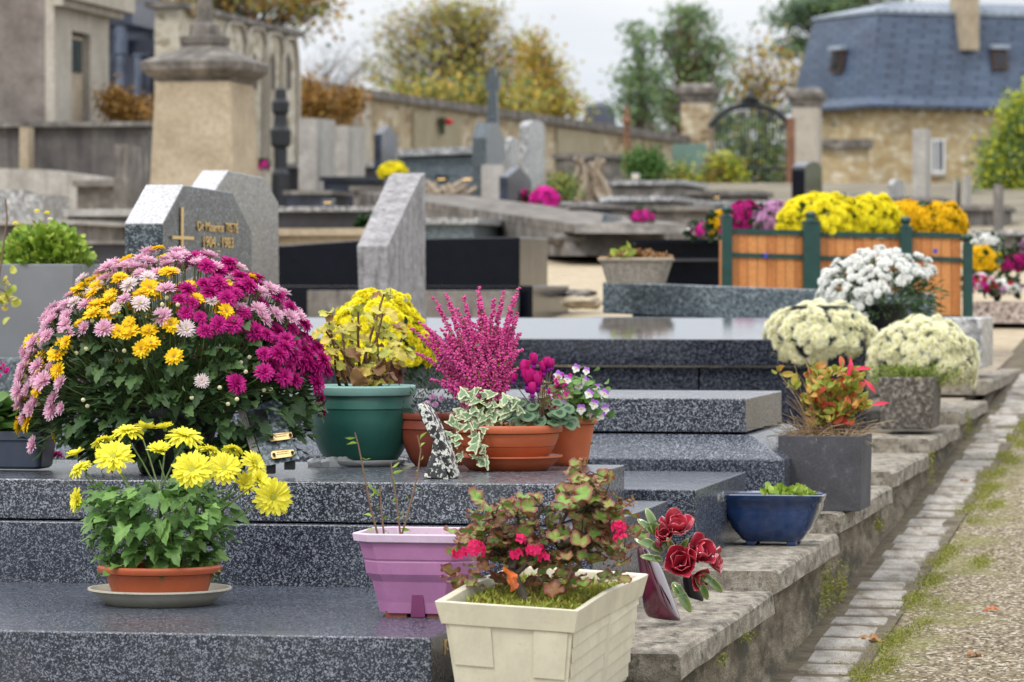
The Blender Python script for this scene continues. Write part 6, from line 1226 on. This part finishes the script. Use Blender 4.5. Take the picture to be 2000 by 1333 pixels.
mb = MB(); mb.add(cub(.003, H1 - .018, t - .001), [(0, 1, 2, 3)]); mb.build('soil', M_['drysoil'], root)
cc = np.array(sum(cub(0, H1 - .02), Vector()) / 4); stm = MB(); Ms = []; Mr = []; gr = MB()
for i in range(40):
    a = cc + [rnd(-.06, .06), rnd(-.06, .06), 0]; e = cc + [rnd(-.13, .11), rnd(-.08, .08), rnd(.08, .20)]; pp = bez(a, (a + e) / 2 + [0, 0, .02], e, 5); stm.tube(pp, [.0018, .001], 4)
    if e[0] > cc[0] - .06 or random.random() < .4:
        for q_ in pp[2:]:
            for _ in range(7): (Ms if random.random() < .78 else Mr).append(leafM(q_ + rdir() * .008, rdir(-.2, 1), rdir(), rnd(.02, .04)))
for i in range(240):
    a = cc + [rnd(-.075, .075), rnd(-.07, .07), 0]; d = rdir(.1, .9) * rnd(.03, .1); gr.tube([a, a + d, a + d * 1.6 + [0, 0, -.02]], .0009, 3)
for i in range(9): a = cc + [rnd(-.06, .03), rnd(-.05, .05), 0]; e = a + [rnd(-.09, .0), rnd(-.05, .05), rnd(.13, .23)]; gr.tube(bez(a, (a + e) / 2 + [.02, 0, .02], e, 5), [.0014, .0008], 4)
stm.build('stems', M_['twig'], root); mb = MB(); mb.inst(LT['oval'], Ms); mb.build('foliage', leafmat('nandina_leaf', (.25, .34, .05), (.42, .42, .07), (.6, .25, .06)), root); mb = MB(); mb.inst(LT['oval'], Mr); mb.build('red_foliage', M_['lf_red'], root); tag(gr.build('dry_stalks', leafmat('straw', (.3, .2, .11), (.45, .33, .19), trans=0), root), kind='stuff')
mb = MB(); mb.inst(LT['narrow'], [leafM(np.array(P(x, y, 10.45)), d, (0, -1, .4), .055) for x, y, d in ((1665, 722, (1, 0, .12)), (1700, 792, (1, 0, .2)), (1662, 735, (.0, 0, 1)), (1712, 770, (-.6, 0, .8)), (1655, 740, (.2, 0, 1)))]); mb.build('red_shoots', plain('crimson_shoot', (.6, .02, .06), .5), root, True)
# ---- lava stone planter with cream mum
Ys = 13.6; s_ = Ys / F; fr = P(1822, 853, Ys); fr.z = copz(13.9) + .012; root = thing('stone_planter', 'weathered concrete trough with heather and cream chrysanthemums on the coping', 'planter', fr); W1 = 104 * s_; D1 = .34; H1 = 102 * s_; o0 = fr - U * W1
lv = stone('lava_concrete', [(.3, (.04, .035, .028)), (.5, (.12, .105, .09)), (.62, (.3, .28, .24))], 60, stain=(.5, .40, .12), st_sc=12, st=(.62, .7), bump=1, bd=.006, fine=90)
mb = MB(); mb.ring([cub(-.004, 0), cub(.004, H1), cub(.004, H1, .014), cub(.0, H1 - .03, .014)]); mb.build('body', lv, root, bevel=.006)
random.seed(99); cc = np.array(sum(cub(0, H1 - .02), Vector()) / 4); mb = MB(); mb.inst(LT['narrow'], [leafM(cc + [random.gauss(0, .075), rnd(-.12, .08), rnd(-.01, .05)], rdir(.0, 1), rdir(), rnd(.014, .03)) for _ in range(1300)]); mb.build('heather', leafmat('heather_green2', (.12, .18, .03), (.26, .32, .06)), root)
for i_, (px, py, Y, rx_, rz_, lab) in enumerate([(1802, 705, 13.95, 100, 82, 'big cream chrysanthemum dome planted behind the weathered trough'), (1600, 665, 14.15, 106, 72, 'wide cream chrysanthemum dome hanging over the dark lid')]):
    dome('potted_chrysanthemum', lab, 'flower pot', P(px, py, Y), rx_ * Y / F, rz_ * Y / F, 430, .0255, 'cream', seed=3 + i_, pot=((.1, .08, .12, 'blackp') if i_ else None), base_z=(CZ - .19 if i_ else copz(Y) + .02), leafn=260, leafs=.03, zmin=-.55)
dome('potted_chrysanthemum', 'tall round chrysanthemum with small white flowers over dark foliage', 'flower pot', P(1722, 590, 14.75), 128 * 14.75 / F, 102 * 14.75 / F, 620, .0195, 'white', seed=8, pot=(.1, .08, .10, 'blackp'), base_z=CZ - .165, leafn=1500, leafs=.035, lt='narrow', leaf='lf_mum', zmin=-.3, cut=lambda d: (d[2] > .15 - .5 * (-d[0]) or d[0] < -.3) and random.random() < .9 and not (d[0] > .3 and d[2] < .38))
# ---- left edge: tall grey planter with green plant, navy window box
random.seed(101); Yz = 12.6; s_ = Yz / F; fr = P(143, 700, Yz); root = thing('tall_planter', 'tall pale grey metal planter with bushy yellow green plant at the left edge', 'planter', fr); W1 = 172 * s_; D1 = .3; H1 = 184 * s_; o0 = fr - U * W1
mb = MB(); mb.ring([cub(-.012, 0), cub(.004, H1), cub(.004, H1, .012), cub(.0, H1 - .03, .012)]); mb.build('body', plain('grey_zinc_planter', (.2, .21, .225), .5, .1, 3), root, bevel=.003)
cc = np.array(sum(cub(0, H1), Vector()) / 4); mb = MB(); mb.inst(LT['round'], [leafM(cc + np.array([d[0] * .15, d[1] * .13, abs(d[2]) * .13 - .01]) * rnd(.5, 1.05), d + rdir() * .6 + [0, 0, .3], rdir() + [0, -.3, 1], rnd(.018, .038)) for d in [rdir(-.05, 1) for _ in range(1100)]]); mb.build('foliage', M_['lf_bright'], root)
for px, py in ((92, 415), (72, 412), (98, 428), (30, 436)):
    p = np.array(P(px, py, Yz)); put('flower', B_['cream' if px == 98 else 'yel'][0], root, frame((0, -.3, 1), 0, .011, p))
grave('grey granite ledge under the tall grey planter at the left edge', [('block', 'granite_f', -300, 260, 700, 800, 12.4, .7)], name='tomb')
stm = MB(); root = thing('dry_stem', 'thin reddish twig with buds and yellow leaves rising at the left edge', 'twig', P(-5, 700, 11.5))
pp = [np.array(P(x, y, 11.5)) for x, y in ((-12, 700), (-4, 560), (8, 470), (14, 430), (11, 390))]; stm.tube(pp, .0028, 5); pp2 = [np.array(P(x, y, 11.5)) for x, y in ((-10, 560), (10, 570), (18, 590))]; stm.tube(pp2, .002, 5); stm.build('twig', M_['twig'], root)
mb = MB(); mb.inst(LT['round'], [leafM(np.array(P(random.gauss(12, 9), random.gauss(572, 22), 11.5)), rdir(), rdir(), rnd(.02, .035)) for _ in range(22)]); mb.build('leaves', M_['lf_yellow'], root)
random.seed(103); c = P(30, 908, 8.75); c.z = CZ - .42; root = thing('window_box', 'navy blue plastic window box of broad green leaves on the slab at left', 'planter', c)
mb = MB(); mb.loft(c, [(.006, .068, .045, .012), (.012, .075, .05, .012), (.07, .082, .058, .012), (.072, .086, .062, .012), (.092, .087, .063, .012), (.092, .08, .056, .01), (.07, .078, .054, .01)]); mb.build('box', M_['navy'], root, bevel=.001)
mb = MB(); mb.inst(LT['round'], [leafM(np.array(c) + [rnd(-.08, .08), rnd(-.05, .05), rnd(.08, .15)], rdir(-.1, .8), rdir() * .5 + [0, -.5, 1], rnd(.05, .085)) for _ in range(60)]); mb.build('foliage', M_['t_ggreen'], root, True)
mb = MB(); mb.inst(B_['hot'][1], [frame(rdir(0, 1), 0, .006, np.array(P(rnd(-5, 15), rnd(706, 735), 8.75))) for _ in range(14)]); mb.build('flowers', [M_['pt_hot'], M_['pt_hot'], S_], root)
mb = MB()
for px in (110, 145): mb.inst(B_['lilac'][1], [frame((0, -.3, 1), 0, .018, np.array(P(px, 888, 8.8)))])
single(mb, 'fallen_petals', [M_['pt_hot'], M_['pt_hot'], S_], 'pink petals dropped on the slab right of the navy window box', 'petals', P(125, 888, 8.8))
# ---- wicker basket
random.seed(105); Yw = 17.05; s_ = Yw / F; c = P(1243, 551, Yw); c.z = on(1243, 553, P(1820, 572, 17), U).z; root = thing('wicker_basket', 'grey wicker basket of dried succulents on the long low headstone', 'basket', c)
mb = MB(); n = 42
for i in range(11):
    z = .004 + i * .0088; k = .82 + .018 * i; rr_ = [c + U * (math.copysign(abs(math.cos(t)) ** .6, math.cos(t)) * 68 * s_ * k + 0) + V * (math.copysign(abs(math.sin(t)) ** .6, math.sin(t)) * .085 * k) + ZZ * (z + .003 * math.sin(t * 21 + i * math.pi)) for t in [2 * math.pi * j / n for j in range(n + 1)]]; mb.tube(rr_, .0055, 5)
mb.build('weave', stone('wicker', [(.3, (.22, .2, .17)), (.7, (.42, .39, .35))], 60), root)
mb = MB(); t_ = [2 * math.pi * j / n for j in range(n + 1)]; mb.tube([c + U * (math.copysign(abs(math.cos(t)) ** .6, math.cos(t)) * 71 * s_) + V * (math.copysign(abs(math.sin(t)) ** .6, math.sin(t)) * .09) + ZZ * .102 for t in t_], .009, 6); mb.build('rim', plain('wicker_rim', (.3, .26, .2), .8), root)
mb = MB(); mb.lathe(c + ZZ * .085, [(.14, 0), (.1, .01), (.001, .012)], 16, sy=.6); mb.build('soil', M_['soil'], root)
mb = MB(); mb.inst(LT['oval'], [leafM(np.array(c) + [rnd(-.12, .13), rnd(-.05, .05), .1], rdir(.1, 1), rdir(), rnd(.03, .065)) for _ in range(120)]); mb.build('dry_foliage', M_['lf_dry'], root)
mb = MB(); mb.inst(LT['oval'], [leafM(np.array(c) + [rnd(-.09, -.03), rnd(-.05, .05), .1], rdir(.5, 1), rdir(), rnd(.04, .09)) for _ in range(16)]); mb.build('green_shoots', M_['lf_bright'], root)
# ---- wooden planter fence and its mums
Yf = 19.3; s_ = Yf / F; O = P(1408, 600, Yf); pd = Vector((.985, -.17, 0)).normalized()
posts = [(1419, 406), (1583, 416), (1768, 428), (1884, 455)]
def fx(px): return on(px, 560, O, fdv)
fdv = Vector((.995, .06, 0)).normalized()
def planter(label, l, r, yl, yr):
    root = thing('wooden_planter', label, 'planter', P((l + r) / 2, 640, Yf)); D = .42
    a = lambda x, y, o=0: on(x, y, O, fdv) - Vector((-fdv.y, fdv.x, 0)) * o
    nv = Vector((-fdv.y, fdv.x, 0))
    p0, p1 = on(l, yl, O, fdv), on(r, yr, O, fdv)
    nb = max(4, int((r - l) / 17)); mb = MB()
    for i in range(nb):
        b0 = p0 + (p1 - p0) * (i / nb); b1 = p0 + (p1 - p0) * ((i + .94) / nb); mb.box(Vector((b0.x, b0.y, .66)), Vector(((b1 - b0).x, (b1 - b0).y, 0)), nv * .018, ZZ * (b0.z - .66 - .015))
    mb.build('boards', M_['oakpanel'], root)
    mb = MB(); e = p1 - p0
    for dz, h_ in ((0, .026), (-.118, .022), (-.42, .03)): mb = MB(); mb.prism([p0 + ZZ * (dz - .012) - nv * .012, p1 + ZZ * (dz - .012) - nv * .012, p1 + ZZ * (dz - .012 + h_) - nv * .012, p0 + ZZ * (dz - .012 + h_) - nv * .012], nv * .034); mb.build('rail', M_['bottle'], root)
    mb = MB(); mb.box(Vector((p0.x, p0.y, .66)) + nv * D, Vector((e.x, e.y, 0)), nv * .02, ZZ * (p0.z - .70)); mb.box(Vector((p0.x, p0.y, .66)) + nv * .02, nv * D, fdv * .018, ZZ * (p0.z - .70)); mb.box(Vector((p1.x, p1.y, .66)) + nv * .02, nv * D, -fdv * .018, ZZ * (p1.z - .70)); mb.build('back_boards', M_['oakpanel'], root)
    mb = MB(); q0 = Vector((p0.x, p0.y, p0.z - .1)); mb.box(q0 + nv * .02 + fdv * .02, Vector((e.x, e.y, 0)) - fdv * .04, nv * (D - .02), -ZZ * .02); mb.build('soil', M_['soil'], root)
    return root, p0, p1, nv
def post(root, px, ytop, w_=.062):
    a = on(px, ytop, O, fdv); mb = MB(); nv = Vector((-fdv.y, fdv.x, 0)); b = Vector((a.x, a.y, .6)); mb.box(b - fdv * w_ / 2 - nv * (w_ / 2 + .014), fdv * w_, nv * w_, ZZ * (a.z - .6 - .055)); mb.lathe(Vector((a.x, a.y, a.z - .055)) - nv * .014, [(w_ * .6, 0), (w_ * .6, .006), (w_ * .3, .012), (w_ * .28, .02), (.022, .026), (.029, .04), (.022, .053), (.001, .058)], 16); mb.build('post', M_['bottle'], root)
r1, a1, b1, nv = planter('left orange wooden planter box with dark green frame and ball posts', 1424, 1572, 452, 456); post(r1, 1419, 403, .05); post(r1, 1583, 414, .085)
bl_ = plain('blue_clip', (.02, .06, .5), .4)
mb = MB(); mb.lathe(on(1494, 500, O, fdv) - nv * .03, [(.001, -.012), (.012, -.008), (.012, .008), (.001, .012)], 10); mb.build('blue_clip', bl_, r1)
r2, _, _, _ = planter('middle orange wooden planter box with dark green frame behind the white chrysanthemum', 1598, 1757, 458, 462); post(r2, 1768, 424, .06)
r3, _, _, _ = planter('right orange wooden planter box with dark green frame at the row end', 1780, 1878, 458, 462); post(r3, 1889, 458, .045)
mb = MB(); mb.lathe(on(1825, 491, O, fdv) - nv * .03, [(.001, -.012), (.01, -.008), (.01, .008), (.001, .012)], 10); mb.build('blue_clip', bl_, r3)
for lab, px, py, Y, rx_, rz_, b, n, bs in (('deep magenta chrysanthemum ball behind the first green post', 1455, 445, 19.9, 44, 48, 'magf', 190, .026), ('pale lilac chrysanthemum ball between magenta and bright yellow', 1512, 440, 19.8, 42, 44, 'lilac', 190, .026), ('biggest bright yellow chrysanthemum dome in the wooden planter row', 1605, 440, 19.55, 84, 60, 'yel', 330, .030), ('second bright yellow chrysanthemum dome right of the biggest one', 1700, 440, 19.6, 62, 56, 'yel', 250, .030), ('amber chrysanthemum dome behind the third green post', 1772, 445, 19.7, 48, 50, 'amber', 200, .028), ('amber chrysanthemum dome at the right end of the planters', 1838, 447, 19.6, 48, 50, 'amber', 200, .028),
    ('small golden chrysanthemum peeking left of the first green post', 1408, 445, 20.2, 22, 32, 'amber', 60, .024)):
    dome('chrysanthemum', lab, 'flowers', P(px, py, Y), rx_ * Y / F, rz_ * Y / F, n, bs, b, seed=int(px), leafn=160, leafs=.05, zmin=-.35, base_z=P(0, 478, Y).z - .05)
# ---- small distant flowers
for lab, px, py, Y, rx_, rz_, b, n, bs, pot in (('bright yellow flower ball above the leaning stele', 767, 338, 38, 26, 19, 'yel', 60, .05, (.08, .06, .12, 'terrad')), ('hot pink flowers wrapped in foil on the pale lidded tomb', 1064, 392, 35.5, 26, 24, 'hot', 60, .05, (.08, .07, .1, 'lavrim')), ('small dark pink flower tuft left of the hot pink bunch', 1024, 392, 35.8, 7, 20, 'magf', 20, .03, None), ('magenta flowers on an orange stand in the sandy opening', 1255, 425, 30, 20, 12, 'hot', 40, .035, (.03, .025, .12, 'terra2')), ('pink flowers beside the dark iron cross', 514, 325, 38, 11, 12, 'hot', 24, .035, None), ('green pot plant left of the black polished tomb edge', 714, 446, 28, 15, 18, 'lilac', 0, .02, (.06, .05, .06, 'greenp')),
    ('golden chrysanthemum dome beside the end of the planters', 1915, 515, 22.6, 32, 32, 'amber', 90, .03, (.08, .06, .1, 'blackp')), ('yellow chrysanthemum half of the bouquet at the right edge', 1968, 515, 23, 22, 22, 'yel', 50, .03, None), ('purple flowers low at the right edge', 1985, 520, 22.8, 26, 22, 'magf', 60, .028, None), ('lilac flowers cut by the right edge', 2003, 492, 23.2, 18, 22, 'lilac', 40, .03, None), ('white and orange posy above the golden dome', 1925, 478, 23.2, 26, 20, 'white', 30, .03, None),
    ('red and white flowers at the foot of the last green post', 1912, 560, 22.0, 28, 22, lambda d: random.choice(['red', 'white', 'hot']), 70, .028, None), ('second patch of red and white flowers along the speckled trough', 1962, 566, 22.0, 30, 18, lambda d: random.choice(['red', 'white', 'white', 'lilac']), 70, .026, None), ('white flowers left of the small golden chrysanthemum', 1375, 452, 20.6, 28, 14, lambda d: random.choice(['white', 'hot', 'white']), 50, .024, None)):
    dome('flower_bunch', lab, 'flowers', P(px, py, Y), rx_ * Y / F, rz_ * Y / F, n, bs, b, seed=int(px), leafn=60 if n else 260, leafs=.06, zmin=-.3, pot=pot, base_z=P(0, py + rz_ * .75 + (22 if 'stand' in lab else 0), Y).z)
mb = MB(); slab(mb, 1885, 2120, 590, 632, 21.8, .6); single(mb, 'stone_trough', stone('pebble_dash', [(.35, (.06, .05, .05)), (.5, (.35, .28, .25)), (.65, (.6, .55, .5))], 45, fine=60), 'speckled pebble dash stone trough at the right edge', 'planter', P(1990, 632, 21.8))

# ---- crumbs, petals and needles lying on the near slabs and coping
random.seed(120); mb = MB(); Ms = []
for i in range(150):
    if i < 70: px, py = rnd(0, 840), rnd(1150, 1236); Y = .641 * F / (py - HY); z = CZ - .641
    elif i < 110: px, py = rnd(500, 1180), rnd(912, 936); Y = .42 * F / (py - HY); z = CZ - .42
    else: y_ = rnd(7.4, 8.7); Y = y_; px = CX + (copx(y_) - rnd(.03, .3)) * F / y_; z = .302
    Ms.append(leafM(((px - CX) * Y / F, Y, z + .0015), rdir(-.1, .1), (0, 0, 1), rnd(.002, .008)))
mb.inst(LT['tiny'], Ms); single(mb, 'plant_litter', M_['lf_dry'], None, None, (0, 0, 0), kind='stuff')
